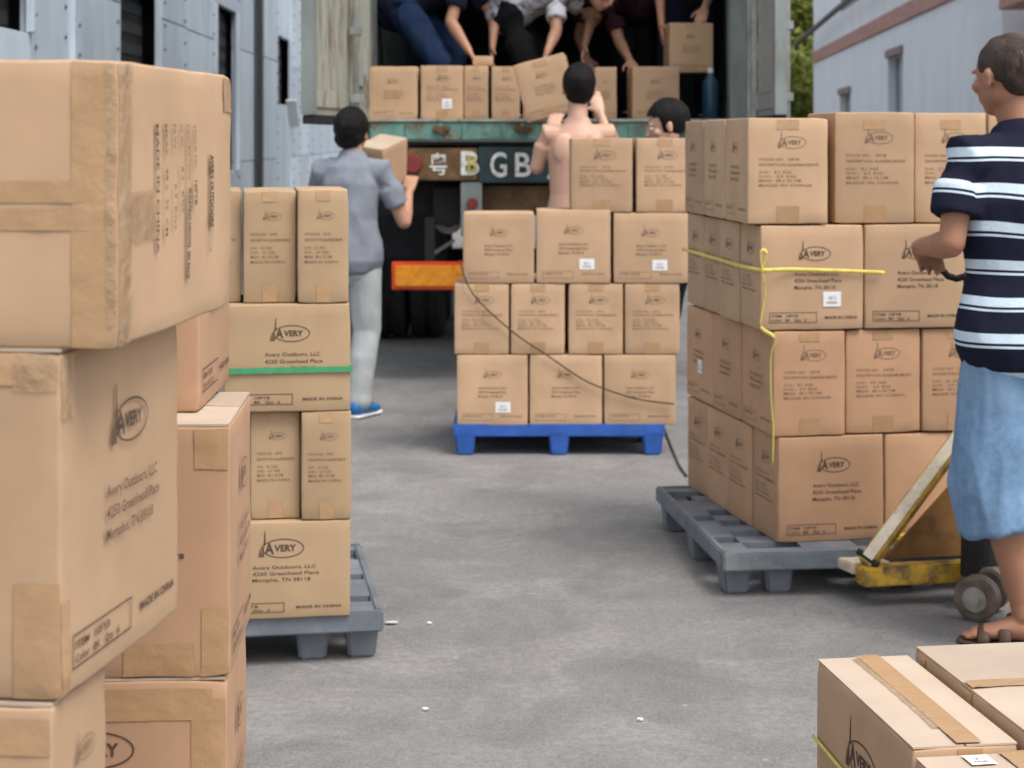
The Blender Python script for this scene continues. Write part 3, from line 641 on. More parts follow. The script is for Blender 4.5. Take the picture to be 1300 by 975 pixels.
# right stack
GE = 'cartons stacked on the right grey pallet'
aE = R(-12.1); exE = Vector((math.cos(aE), -math.sin(aE), 0)); eyE = Vector((math.sin(aE), math.cos(aE), 0)); PH = .3515; HH = .348
rowsE = [dict(x=988, z=.14, f=[(.372, .25, 'wide'), (.36, .25, 'blank')], s=[(.25, 'narrow')]*3),
         dict(x=982, z=.14+PH, f=[(.25, .34, 'narrow'), (.262, .34, 'narrow'), (.25, .34, 'narrow')], s=[(.34, 'plain')]*2),
         dict(x=966, z=.14+2*PH, f=[(.353, .25, 'wide'), (.353, .25, 'wide')], s=[(.25, 'narrow')]*3),
         dict(x=949, z=.14+3*PH, f=[(.272, .34, 'narrow'), (.275, .34, 'narrow'), (.25, .34, 'narrow'), (.25, .34, 'narrow')], s=[(.34, 'plain')]*2)]
nmr = ['bottom', 'second', 'third', 'top']
descr = {0: ['large logo carton at the near corner of the bottom row, right stack', 'plain carton behind the slanted yellow bar, bottom row of right stack'],
         1: ['carton behind the hanging yellow strap, second row of right stack', 'middle front carton in the second row of the right stack', 'carton beside the man\'s shorts, second row of the right stack'],
         2: ['carton with a white sticker bound by yellow strap on right stack', 'carton under the yellow strap reaching behind the striped man, right stack'],
         3: ['near corner carton of the top row, right stack', 'second top row carton with a dark gap on its left, right stack', 'third top row carton, beside the striped man\'s shoulder, right stack', 'carton lit warm just left of the striped man\'s face, right stack']}
for ri, r in enumerate(rowsE):
    yw = (-11.7, -10.6, -8.4, -5.8)[ri]; aE = R(yw); exE = Vector((math.cos(aE), -math.sin(aE), 0)); eyE = Vector((math.sin(aE), math.cos(aE), 0))
    s = 384.3; base = Vector(((r['x']-650)/s, F/s, r['z'])); off = 0
    for i, (w, d, k) in enumerate(r['f']):
        gap = .006 if not (ri == 3 and i == 1) else .032
        off += gap if i else 0
        prn = [('front', k)] if k != 'blank' else []
        if i == 0: prn.append(('left', 'narrow' if d < .3 else 'plain'))
        tps = tp(w, d, HH, 'narrow') if k == 'narrow' else []
        st = [('front', w*.60, HH*.22, .062, .05)] if (ri == 2 and i == 0) else []
        hh = HH if ri < 3 else (.352, .372, .370, .372)[i]
        carton(descr[ri][i], base+exE*off+eyE*(.012*random.random() if i else 0)+(eyE*.03 if (ri == 3 and i == 1) else Vector((0, 0, 0)))+(eyE*.05 if (ri == 3 and i > 1) else Vector((0, 0, 0))), yw+random.uniform(-.5, .5) if i else yw, w, d, hh-.002*random.random(), prn, 'l', tps, st, m='card' if ri > 1 else 'card_b', group=GE)
        off += w
    dd = r['f'][0][1]+.007
    for j, (d, k) in enumerate(r['s']):
        st = [('left', d*.5, HH*.3, .05, .05)] if (ri == 1 and j == 1) else []
        wback = .33 if d < .3 else .25
        carton('%s row carton on the left flank of the right stack, %s from the near corner' % (nmr[ri], ('second', 'third', 'farthest')[j if len(r['s']) == 3 else (0, 2)[j]]),
               base+eyE*dd+exE*random.uniform(-.006, .006), yw, wback, d, (HH if ri < 3 else .352)-.003*random.random(), [('left', k)], 'l', [], st, m='card' if ri > 1 else 'card_b', group=GE)
        dd += d+.006
# middle stack on the blue pallet
GD = 'cartons stacked on the blue pallet'; sD = 272.4; YD = F/sD
def D(x0, x1, z, h, kind, lab, d=.3, st=(), dy=0, m='card'):
    w = (x1-x0)/sD; carton(lab, ((x0-650)/sD, YD+dy, z), random.uniform(-.6, .6), w, d, h, [('front', kind)], 'l', tp(w, d, h, 'narrow') if kind == 'narrow' else [('front', .0, h*.97, w, h-.001)] if kind == 'x' else [], st, m=m, group=GD)
z = .14; h = .328
D(580, 670, z, h, 'plain', 'bottom left carton of the middle stack, with a white sticker', st=[('front', .18, .06, .07, .05)])
D(672.5, 764.5, z, h, 'plain', 'bottom middle carton of the stack on the blue pallet'); D(767, 858, z, h, 'plain', 'bottom right carton of the stack on the blue pallet, crossed by the rope end')
z += .331
for x0, x1, lab in ((577, 646, 'narrow carton at the left end of the second row, middle stack'), (648.5, 717, 'narrow carton second from left in the second row, crossed by a rope, middle stack'), (722, 791, 'narrow carton third from left in the second row of the middle stack'), (793.5, 863, 'narrow carton at the right end of the second row, middle stack')): D(x0, x1, z, h, 'narrow', lab, .34)
z += .331
D(588, 678, z, h, 'plain', 'left carton of the third row without sticker, middle stack'); D(681, 775, z, h+.015, 'plain', 'centre carton of the third row with a white sticker, middle stack', st=[('front', .20, .065, .07, .05)])
D(779, 874, z, h, 'plain', 'right carton of the third row with a white sticker, middle stack', st=[('front', .18, .06, .07, .05)])
z += .331
D(725, 803, z, .345, 'narrow', 'left carton of the topmost pair, in front of the shirtless man', .34, dy=-.0); D(808, 880, z, .345, 'narrow', 'right carton of the topmost pair, below the boy\'s face', .34)
for x0, x1, lab in ((578, 668, 'left'), (671, 762, 'centre'), (765, 856, 'right')): D(x0, x1, .14, .328, 'plain', 'floor level carton of the hidden back layer on the blue pallet, %s one' % lab, .3, dy=.36)
for x0, x1, lab in ((600, 690, 'left'), (693, 784, 'centre'), (787, 866, 'right')): D(x0, x1, .471, .328, 'plain', 'upper carton of the hidden back layer on the blue pallet, %s one' % lab, .3, dy=.36)
# left middle stack, bound with green strap
GC = 'cartons stacked on the left grey pallet'; sC = 453.0; yc = -9
def Cc(x1, w, z, h, kind, lab, d=.36, tps=None, dy=0, **k):
    s = sC; carton(lab, ((x1-650)/s, F/s+dy, z), yc+random.uniform(-.4, .4), w, d, h, [('front', kind)], 'r', tps if tps is not None else tp(w, d, h, 'narrow'), m='card_c', group=GC, **k)
Cc(445, .40, .14, .27, 'wide', 'wide carton resting on the left grey pallet, below two narrow ones', tps=[])
Cc(446, .139, .4115, .303, 'narrow', 'narrow carton at the right end of the row above the bottom, left middle stack'); Cc(380.5, .139, .4115, .303, 'narrow', 'narrow carton second from right in the row above the bottom, left middle stack', dy=.01)
Cc(317, .139, .4115, .303, 'narrow', 'narrow carton half hidden behind the near brown stack, left middle stack', dy=.02)
Cc(445, .35, .716, .30, 'wide', 'wide carton bound by a green strap, left middle stack', tps=[])
Cc(443, .143, 1.0175, .318, 'narrow', 'top right narrow carton with a pale dusty top, left middle stack'); Cc(375.5, .147, 1.0175, .315, 'narrow', 'top narrow carton second from right with pale dusty top, left middle stack', dy=.01)
Cc(305.5, .147, 1.0175, .315, 'narrow', 'top narrow carton showing only a sliver, left middle stack', dy=.02)
# strap
def bound(p0, p1, m, name, lab, w=.013, n=2, sag=.0):
    bm = bmesh.new(); beam(bm, p0, p1, .003, w); return bm
bm = bmesh.new(); q = R(yc); e = Vector((math.cos(q), -math.sin(q), 0)); f = Vector((math.sin(q), math.cos(q), 0)); c = Vector(((445-650)/sC, F/sC, CAMZ-(468-HY)/sC)); o_ = f*-.007+e*.004
beam(bm, c+o_-e*.365, c+o_, .003, .016); beam(bm, c+o_, c+o_+f*.375, .003, .016)
tag(bmobj('green_strap', bm, M['gstrap']), 'bright green packing strap around the wide carton of the left middle stack', 'strap')
# near left stacks
GA = 'cartons in the nearest left stack'; GB = 'cartons in the second nearest left stack'
sA = 1244.0
W, Dd, H = .42, .50, .297
c1 = carton('big carton lying on its side on top of the nearest stack, lettering running downwards', ((150-650)/sA, F/sA, 1.2635), 4.5, W, Dd, H, [], 'r',
       tapes=[('front', 0, H*.41, W, H*.485), ('front', 0, H*.505, W, H*.58), ('front', W-.048, 0, W, H), ('right', Dd*.90, H*.84, Dd*.985, H*.985)],
       ctapes=[('right', 0, 0, .045, H), ('right', .04, H*.36, .13, H*.54), ('front', W-.012, 0, W, H)], m='card', b=.004, crush=.004, group=GA)
lay = ([], [])
# vertical lettering: rows run down the face
def vt(s, u, v, h, w, bold=.004): put_text(lay, s, u, v, h, w, bold, rot=-math.pi/2)
vt('AVERY OUTDOORS', Dd*.74, H*.66, .018, H*.30, .05); vt('STOCK NO:', Dd*.58, H*.78, .011, H*.18); vt('10FYB', Dd*.58, H*.56, .012, H*.10, .03)
vt('DESCRIPTION:', Dd*.52, H*.78, .011, H*.22); vt('FLOATING DECOYS  SIX PACK', Dd*.52, H*.53, .013, H*.36, .05)
vt('G.W.:    8.2   KGS', Dd*.46, H*.78, .010, H*.34); vt('N.W.:        6.9  KGS', Dd*.40, H*.78, .010, H*.40); vt('MEAS:   48 x  35  CM', Dd*.33, H*.78, .010, H*.42); vt('MADE IN CHINA', Dd*.26, H*.78, .011, H*.48, .02)
put_ring(lay, Dd*.745, H*.34, .012, .024, .0015)
me = print_on('right', lay, W, Dd, H, .004); me.materials.append(M['ink']); link('printed_lettering', me, None, c1)
W, Dd, H = .42, .362, .358
c2 = carton('large carton with a printed oval logo, second from top in the nearest stack', ((77-650)/sA, F/sA, .903), 8.7, W, Dd, H, [('right', 'wide')], 'r',
       tapes=[('front', W-.05, 0, W, .12), ('right', 0, 0, .022, .10), ('front', 0, H-.035, W, H)], ctapes=[('front', W-.05, H-.04, W, H), ('right', 0, H-.07, .03, H)], m='card', b=.004, crush=.004, group=GA, flaps='x')
o = ([], []); put_text(o, 'Decoy', W*.62, H*.47, .012, W*.10, .03)
me = print_on('front', o, W, Dd, H, .004); me.materials.append(M['ink']); link('printed_lettering', me, None, c2)
W, Dd, H = .42, .16, .298
carton('carton with logo at the very bottom left corner, third from top in the nearest stack', ((66-650)/sA, F/sA, .6), 7.5, W, Dd, H, [('right', 'narrow')], 'r',
       tapes=[('front', 0, H-.05, W-.002, H-.012), ('front', W*.3, .01, W*.6, H*.3)], m='card', b=.003, crush=.004, group=GA, flaps='x')
for z, lab in ((.30, 'carton below the picture edge in the nearest stack, one above the floor'), (.0, 'carton on the floor at the foot of the nearest stack')): carton(lab, ((60-650)/sA, F/sA, z), 8, .42, .36, .298, [('right', 'wide')], 'r', m='card', group=GA)
W, Dd, H = .40, .33, .358; sB = 893.0
carton('reddish carton in shade wedged under the top box, small lettering on its right face', ((253-650)/863, F/863, 1.076), -1.1, W, Dd, .355, [('right', 'wide')], 'r', stickers=[('right', .24, .24, .05, .06)], m='card_shaded', b=.004, crush=.004, group=GB)
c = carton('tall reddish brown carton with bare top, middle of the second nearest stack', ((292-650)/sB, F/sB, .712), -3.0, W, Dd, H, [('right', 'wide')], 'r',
       tapes=[('front', W-.04, .002, W-.001, .10), ('front', W-.15, .002, W-.05, .05), ('front', W-.05, H-.06, W-.002, H-.004)], m='card_shaded', b=.004, crush=.004, group=GB, flaps='x')
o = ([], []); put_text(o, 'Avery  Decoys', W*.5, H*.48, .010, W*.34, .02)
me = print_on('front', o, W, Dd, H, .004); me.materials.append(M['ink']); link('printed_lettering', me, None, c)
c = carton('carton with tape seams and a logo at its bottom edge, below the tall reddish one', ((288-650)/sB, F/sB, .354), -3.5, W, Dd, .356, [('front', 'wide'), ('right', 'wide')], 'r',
       tapes=[('front', 0, .30, W-.02, .345), ('front', W-.05, .002, W-.001, .33)], m='card_shaded', b=.004, crush=.004, group=GB, flaps='x')
carton('carton on the floor at the foot of the second nearest stack', ((288-650)/sB, F/sB, 0), -3.5, W, Dd, .352, [], 'r', m='card_shaded', group=GB)
# near right cartons
GF = 'cartons at the bottom right corner'; aF = R(-8); exF = Vector((math.cos(aF), -math.sin(aF), 0)); eyF = Vector((math.sin(aF), math.cos(aF), 0))
n1 = at(1158, 948, .42); W, Dd, H = .195, .545, .415
carton('long narrow carton with a taped seam along its top, at lower right', (n1.x, n1.y, 0), -8, W, Dd, H, [('left', 'wide')], 'l', tapes=[('top', W*.42, .002, W*.66, Dd-.002), ('front', W*.42, H-.07, W*.66, H-.003)], ctapes=[('top', W*.36, Dd*.15, W*.44, Dd*.97)], flaps='y', m='card', b=.004, crush=.004, group=GF)
f2 = at(1160, 820, .44)-eyF*.545; W, Dd, H = .45, .55, .435
carton('wide carton with a cross seam, farther back at the bottom right corner', (f2.x+.004, f2.y, 0), -8, W, Dd, H, [('left', 'wide')], 'l', tapes=[('top', 0, Dd*.46, W, Dd*.54), ('left', 0.002, H-.05, .06, H-.003), ('left', Dd*.45, H-.06, Dd*.55, H-.003)], flaps='x', m='card', b=.004, crush=.004, group=GF)
n3 = n1-eyF*.335; W, Dd, H = .42, .325, .402
carton('nearest carton at the bottom right corner, white patch on its top', (n3.x, n3.y, 0), -8, W, Dd, H, [('left', 'wide')], 'l', tapes=[('top', W*.36, .002, W*.6, Dd-.002)], stickers=[('top', W*.19, Dd*.80, .045, .05)], flaps='x', m='card', b=.004, crush=.004, group=GF)
# straps and ropes
def on_left(px, py, dist): return None
c = n1+Vector((0, 0, 0)); bm = bmesh.new()
pts = [Vector((n1.x, n1.y, .26))+eyF*.548-exF*.006, Vector((n1.x, n1.y, .255))+eyF*.27-exF*.010, Vector((n1.x, n1.y, .25))-exF*.007-eyF*.004]
tag(rope('yellow_strap', pts, .005, M['ystrap'], flat=.5), 'thin yellow strap across the shaded side of the lower right carton', 'strap')
def E(px, py, out=.012, s=384.3): return Vector(((px-650)/s, F/s-out, CAMZ-(py-HY)/s))
cor = Vector(((966-650)/384.3, F/384.3, 0)); aE = R(-8.4); exE = Vector((math.cos(aE), -math.sin(aE), 0)); eyE = Vector((math.sin(aE), math.cos(aE), 0)); fa = cor+eyE*1.02
ys = lambda px, py, t, o=.012: Vector((0, 0, 0))
zc = CAMZ-(342-HY)/384.3; zf = CAMZ-(316-HY)/(F/fa.y)
L0 = cor+Vector((0, 0, zc)); L1 = fa+Vector((0, 0, zf)); nl = -exE
tag(rope('yellow_strap', [L1+nl*.016, L0*.5+L1*.5+nl*.022, L0+nl*.02-eyE*.006, L0-eyE*.014+exE*.10, L0-eyE*.013+exE*.38+Vector((0, 0, -.012)), L0-eyE*.012+exE*.42+Vector((0, 0, -.016))], .0065, M['ystrap'], flat=.35),
    'yellow strap tied level round the third row of the right stack', 'strap')
kn = bmesh.new(); 
tag(rope('yellow_strap', [E(964, 345, .03), E(972, 322, .035), E(964, 318, .035), E(966, 345, .035), E(970, 370, .03), E(964, 408, .03), E(968, 418, .035), E(982, 428, .045), E(977, 450, .035), E(977, 500, .03), E(980, 540, .03), E(979, 588, .034)], .0065, M['ystrap'], flat=.4),
    'loose yellow strap end hanging from the knot down the right stack\'s near corner', 'strap')
D_ = lambda px, py, o=.02: Vector(((px-650)/sD, YD-o, CAMZ-(py-HY)/sD))
tag(rope('dark_rope', [D_(584, 330, .02), D_(600, 372), D_(650, 420), D_(697, 452), D_(735, 478), D_(765, 492), D_(810, 506), D_(856, 512)], .0038, M['rope']), 'thin dark rope slung diagonally across the middle stack', 'rope')
g1 = [at(865, 585, .01), at(850, 575, .01), at(858, 560, .01), at(872, 610, .01)]
tag(rope('dark_rope', [at(842, 540, .01), at(852, 566, .008), at(862, 590, .008), at(872, 604, .008)], .005, M['rope']), 'short dark cord lying on the concrete beside the right grey pallet', 'rope')
# loose cartons on and above the lorry deck
GT = 'cartons along the lorry deck edge'
def T(x0, x1, h, kind, lab, d=.3, y=.05, st=(), z=None, yaw=0, prints=None, **k):
    s = F/(TY+y); w = (x1-x0)/s; carton(lab, ((x0-650)/s, TY+y, ZF+.003 if z is None else z), yaw, w, d, h, prints if prints is not None else [('front', kind)], 'l', tp(w, d, h, 'narrow') if kind == 'narrow' else [], st, group=GT, **k)
T(469, 530, .325, 'plain', 'leftmost carton on the lorry deck edge'); T(534, 588, .33, 'narrow', 'carton with a white sticker on the lorry deck', st=[('front', .13, .07, .06, .06)])
T(588.8, 620, .33, 'narrow', 'narrow carton right of the stickered one on the lorry deck', m='card', y=.07)
T(624, 660, .325, 'narrow', 'narrow carton in the middle of the lorry deck, left of the dark gap'); T(664, 705, .325, 'plain', 'carton on the lorry deck just left of the shirtless man', y=.08)
T(755, 783, .325, 'plain', 'carton on the lorry deck just right of the shirtless man\'s head', y=.12); T(803, 863, .325, 'plain', 'carton on the lorry deck above the boy\'s head', prints=[('front', 'plain'), ('left', 'narrow')], yaw=-3)
T(600, 626, .06, 'x', 'flattened carton piece under the left worker\'s hand', y=.2, z=ZF+.338, prints=[])
# carried cartons
carton('carton held up at the lorry mouth by the shirtless man', aty(668, 148, 10.35), 4, .30, .34, .34, [('front', 'plain')], 'l', tp(.3, .3, .33, 'narrow'), tilt=(0, -14), m='card')
carton('carton hanging from both hands of the worker at the right inside the lorry', aty(850, 92, TY+.35), -4, .275, .25, .31, [('front', 'plain'), ('left', 'narrow')], 'l', tp(.27, .3, .31, 'narrow'), m='card')
carton('tilted carton carried on the shoulder of the man in the grey shirt', aty(452, 236, 9.98), 24, .17, .28, .25, [], 'l', tilt=(14, 8), flaps='x', m='card')

# ------------------------------------------------------------------ pallet jack
pj = thing('pallet_jack', 'yellow pallet jack with slanted pale bar and small wheel beside the striped man', 'pallet jack')
NL = at(1098, 722, .125); FL = at(1040, 698, .125); NR = at(1262, 714, .125); NR2 = NL+(NR-NL)
ax = (NR-NL).normalized(); ay = (FL-NL); ayl = ay.length; ay.normalize()
bm = bmesh.new(); beam(bm, NL+ax*.0+Vector((0, 0, -.03))-ay*.0+ay*.035, NL+ax*.48+ay*.035+Vector((0, 0, -.03)), .07, .06, bev=.006); bmobj('fork_arm', bm, M['yel'], pj)
bm = bmesh.new(); v0 = [NL+ay*.072, NL+ay*.072+ax*.13, FL+ax*.13, FL]
q = [bm.verts.new(p+Vector((0, 0, dz))) for dz in (0, -.035) for p in v0]
for f in ((0, 1, 2, 3), (4, 5, 6, 7), (0, 1, 5, 4), (1, 2, 6, 5), (2, 3, 7, 6), (3, 0, 4, 7)): bm.faces.new([q[k] for k in f])
bmesh.ops.bevel(bm, geom=bm.edges[:], offset=.004, segments=2, affect='EDGES'); bmobj('cross_plate', bm, M['cream'], pj)
bm = bmesh.new(); fa0 = at(1128, 690, .14); beam(bm, fa0, fa0+ax*.46, .06, .055, bev=.005); bmobj('fork_arm', bm, M['yel'], pj)
bm = bmesh.new(); fa1 = fa0+ax*.30+Vector((0, 0, .003)); beam(bm, fa1-ay*.05, fa1+ax*.12-ay*.05, .07, .075, bev=.006); bmobj('pivot_bracket', bm, mat('worn_steel', (.16, .17, .19), .4, metal=.6), pj)
# slanted channel
B0 = NL+ay*.05+ax*.03+Vector((0, 0, .0)); B1 = B0+ax*.335+Vector((0, .02, .40)); bd = (B1-B0).normalized(); upv = Vector((0, -.62, .75))
bm = bmesh.new(); beam(bm, B0, B1, .050, .05, up=upv, bev=.004); sb_ = bmobj('slanted_bar', bm, M['yel'], pj)
sd_ = bd.cross(upv).normalized(); tu = sd_.cross(bd)
bm = bmesh.new(); beam(bm, B0+tu*.028+bd*.02, B1+tu*.028, .036, .006, up=upv, bev=.001); bmobj('bar_face', bm, M['cream'], sb_)
bm = bmesh.new(); cyl(bm, B0+bd*.02-sd_*.04+tu*.02, B0+bd*.02+sd_*.04+tu*.02, .010); bmobj('pivot_pin', bm, M['blk'], sb_)
bm = bmesh.new(); P0 = B0+ax*.10+ay*.06; q = [P0, P0+ax*.30, P0+ax*.30+Vector((0, 0, .30))]
v = [bm.verts.new(p+ay*o) for o in (0, .012) for p in q]; bm.faces.new(v[:3]); bm.faces.new(v[3:])
for k in range(3): bm.faces.new((v[k], v[(k+1) % 3], v[3+(k+1) % 3], v[3+k]))
bmobj('side_plate', bm, mat('shaded_yellow_plate', (.20, .10, .03), .6, .2, 12, dirt=(.06, .035, .02), dscale=8), pj)  # yellow jack plate, its shade put into the darker colour
M['whl'] = mat('scuffed_wheel', (.16, .12, .09), .5, .3, 20); M['hub'] = mat('steel_hub', (.45, .42, .38), .35, .2, 20, metal=.6)
for k, (px, dy) in enumerate(((1241, 0), (1268, .12))):
    wc = at(px, 788, 0)+Vector((0, dy, .070)); wd = Vector((math.sin(R(-62)), -math.cos(R(-62)), 0)); wd = Vector((-.55, -.83, 0))
    bm = bmesh.new()
    loft(bm, [(wc-wd*.026, .058, .058), (wc-wd*.02, .069, .069), (wc+wd*.02, .069, .069), (wc+wd*.026, .058, .058)], seg=28, caps=False); wl = bmobj('wheel', bm, M['whl'], pj)
    bm = bmesh.new(); cyl(bm, wc-wd*.03, wc+wd*.03, .038, .038, 24); cyl(bm, wc-wd*.036, wc+wd*.036, .018, .018, 16); bmobj('hub', bm, M['hub'], wl)
pb = at(1290, 730, .2); pb.y = 5.72
bm = bmesh.new(); cyl(bm, pb+Vector((0, 0, -.10)), pb+Vector((0, 0, .22)), .06, .05, 20); bmobj('pump_body', bm, M['blk'], pj)
hd = aty(1196, 328, 5.62)
bm = bmesh.new(); cyl(bm, pb+Vector((0, 0, .1)), hd+Vector((.09, .03, -.06)), .018, .018, 12); bmobj('drawbar', bm, M['blk'], pj)
hl = [hd+Vector((.045+.055*math.cos(t), .0, .055*math.sin(t)*1.15)) for t in [k*math.pi/6 for k in range(12)]]
bm = bmesh.new(); loft(bm, [(p, .011, .011) for p in hl+[hl[0]]], seg=8, caps=False); bmobj('handle_loop', bm, M['rubber'], pj, smooth=True)

# ------------------------------------------------------------------ people
def skinmat(name, c):
    m = mat(name, c, .5, .06, 8, .08, 120, spec=.4); b = m.node_tree.nodes['Principled BSDF']; b.inputs['Subsurface Weight'].default_value = .08; b.inputs['Subsurface Scale'].default_value = .01; b.inputs['Subsurface Radius'].default_value = (1, .35, .2); return m
M['skin'] = skinmat('skin', (.46, .25, .165)); M['skin_tan'] = skinmat('tanned_skin', (.36, .175, .105)); M['skin_pale'] = skinmat('paler_skin', (.56, .34, .25))
M['hair'] = mat('black_hair', (.006, .005, .005), .5, .3, 30, .8, 260, spec=.2, stretch=(1, 1, .12))
M['eye'] = mat('eye_white', (.7, .68, .65), .2); M['iris'] = mat('dark_iris', (.02, .012, .008), .2)
M['lip'] = mat('lip', (.36, .13, .10), .5)
def cloth(name, c, var=.10, bump=.3, sc=10, **k): return mat(name, c, .9, var, sc, bump, 220, spec=.15, **k)
M['greytee'] = cloth('grey_jersey', (.215, .235, .275)); M['khaki'] = cloth('pale_trousers', (.42, .45, .455)); M['denim'] = cloth('light_blue_denim', (.16, .27, .42), .10, .15, 50, dirt=(.24, .37, .53), dscale=3.5, dlo=.42, dhi=.75)
M['denim_dark'] = cloth('dark_blue_denim', (.014, .030, .075), .2); M['navy'] = cloth('navy_cloth', (.012, .014, .028)); M['blackcloth'] = cloth('black_cloth', (.010, .010, .012))
M['printed'] = cloth('white_patterned_cotton', (.62, .64, .70), .05, .3, 20, dirt=(.12, .14, .24), dscale=26, dlo=.52, dhi=.58); M['plaid'] = cloth('dark_maroon_cloth', (.05, .02, .03), .3, .3, 20)
M['blueshoe'] = mat('blue_trainer', (.02, .16, .42), .5, .2, 20); M['sole'] = mat('white_sole', (.7, .7, .7), .6); M['sandal'] = mat('brown_sandal', (.07, .035, .022), .6, .2, 20)
def stripemat():
    m = cloth('navy_and_white_striped_jersey', (.012, .014, .030)); n = m.node_tree.nodes; l = m.node_tree.links; b = n['Principled BSDF']
    at_ = n.new('ShaderNodeAttribute'); at_.attribute_name = 'sv'; d = n.new('ShaderNodeMath'); d.operation = 'DIVIDE'; d.inputs[1].default_value = .1065
    fr = n.new('ShaderNodeMath'); fr.operation = 'FRACT'; l.new(at_.outputs['Fac'], d.inputs[0]); l.new(d.outputs[0], fr.inputs[0])
    r = n.new('ShaderNodeValToRGB'); r.color_ramp.interpolation = 'CONSTANT'; e = r.color_ramp.elements; nv = (.012, .014, .030, 1); wh = (.58, .70, .80, 1)
    e[0].position = 0; e[0].color = wh; e[1].position = .06; e[1].color = nv
    for p, c in ((.13, wh), (.39, nv)): x = e.new(p); x.color = c
    l.new(fr.outputs[0], r.inputs[0]); l.new(r.outputs[0], b.inputs['Base Color']); return m
M['striped'] = stripemat()
def solid(name, bm, m, parent, voxel=.007, smooth=4, fold=0, fscale=9, stretch=(1, 1, .45), fn=None):
    me = bpy.data.meshes.new(name); bmesh.ops.recalc_face_normals(bm, faces=bm.faces); bm.to_mesh(me); bm.free()
    o = bpy.data.objects.new(name, me); C.objects.link(o)
    r = o.modifiers.new('r', 'REMESH'); r.mode = 'VOXEL'; r.voxel_size = voxel
    if smooth: q = o.modifiers.new('s', 'SMOOTH'); q.iterations = smooth; q.factor = .5
    bpy.context.view_layer.update(); m2 = bpy.data.meshes.new_from_object(o.evaluated_get(bpy.context.evaluated_depsgraph_get()))
    bpy.data.objects.remove(o); bpy.data.meshes.remove(me); m2.name = name
    if fold:
        off = Vector((random.random()*20, 3, 7)); ns = [v.normal.copy() for v in m2.vertices]
        for v, nn in zip(m2.vertices, ns):
            c = v.co; p = Vector((c.x*stretch[0], c.y*stretch[1], c.z*stretch[2]))*fscale+off
            v.co = c+nn*fold*(1-2.2*abs(noise.noise(p))+.4*noise.noise(p*2.7))
    if fn: fn(m2)
    m2.materials.clear(); m2.materials.append(M[m]); m2.polygons.foreach_set('use_smooth', [True]*len(m2.polygons))
    return link(name, m2, None, parent)
V = lambda *a: Vector(a)
def hand(bm, wr, dr, nrm, sidev, curl=.6, sc=1.0, thumb=1):
    """dr along the hand, nrm = back of the hand, thumb leaves towards sidev*thumb"""
    dr = dr.normalized(); sv = (sidev-dr*sidev.dot(dr)).normalized(); nm = dr.cross(sv); 
    if nm.dot(nrm) < 0: nm = -nm
    loft(bm, [(wr-dr*.02, .026*sc, .019*sc), (wr+dr*.03*sc, .037*sc, .016*sc), (wr+dr*.075*sc, .041*sc, .014*sc), (wr+dr*.09*sc, .040*sc, .011*sc)], side=sv, seg=14)
    for k, (off, L) in enumerate(((.030, .070), (.010, .080), (-.010, .074), (-.030, .058))):
        p = wr+dr*.088*sc+sv*off*thumb*sc; d = (dr+sv*off*thumb*2.5).normalized(); pts = [(p, .0085*sc, .0085*sc)]; ang = 0
        for j, f in enumerate((.45, .32, .25)):
            ang += curl*(.7+.1*k)*(.6 if j == 0 else 1); dd = d*math.cos(ang)-nm*math.sin(ang); p = p+dd*L*f*sc; pts.append((p, (.0082-.0008*j)*sc, (.0082-.0008*j)*sc))
        loft(bm, pts, side=sv, seg=8)
    t0 = wr+dr*.02*sc+sv*thumb*.022*sc; t1 = t0+(dr*.6+sv*thumb*.8-nm*.25).normalized()*.042*sc; t2 = t1+(dr*.9+sv*thumb*.3-nm*.4).normalized()*.036*sc
    loft(bm, [(t0, .013*sc, .013*sc), (t1, .010*sc, .010*sc), (t2, .0085*sc, .0085*sc)], seg=8)
def head(bm, c, Fw, Up, sc=1.0):
    Fw = Fw.normalized(); Rt = Fw.cross(Up).normalized(); Up = Rt.cross(Fw); mt = Matrix((Rt, Fw, Up)).transposed()
    P = lambda x, y, z: c+(Rt*x+Fw*y+Up*z)*sc
    def E_(x, y, z, a, b_, d): ell(bm, P(x, y, z), (a*sc, b_*sc, d*sc), mt)
    E_(0, -.012, .022, .076, .096, .086); E_(0, .030, -.030, .058, .058, .078); E_(0, .048, -.082, .032, .030, .026)
    E_(0, .0, -.045, .062, .060, .055)
    loft(bm, [(P(0, .088, .012), .008*sc, .008*sc), (P(0, .104, -.022), .012*sc, .011*sc), (P(0, .106, -.030), .017*sc, .010*sc)], seg=10)
    for s in (-1, 1):
        E_(s*.046, .058, -.022, .022, .020, .018); E_(s*.030, .078, .024, .022, .012, .007)
        E_(s*.079, -.008, -.012, .007, .017, .030); E_(s*.083, -.014, .002, .006, .012, .016)
    E_(0, .088, -.052, .021, .010, .006); E_(0, .086, -.062, .019, .010, .007)
    return P, mt
def eyes(P, mt, parent, sc=1.0):
    for s in (-1, 1):
        bm = bmesh.new(); ell(bm, P(s*.031, .078, .004), (.0115*sc, .0115*sc, .0085*sc), mt, 14); e = bmobj('eye', bm, M['eye'], parent, smooth=True)
        bm = bmesh.new(); ell(bm, P(s*.031, .0865, .004), (.0055*sc, .0045*sc, .0055*sc), mt, 12); bmobj('iris', bm, M['iris'], e, smooth=True)
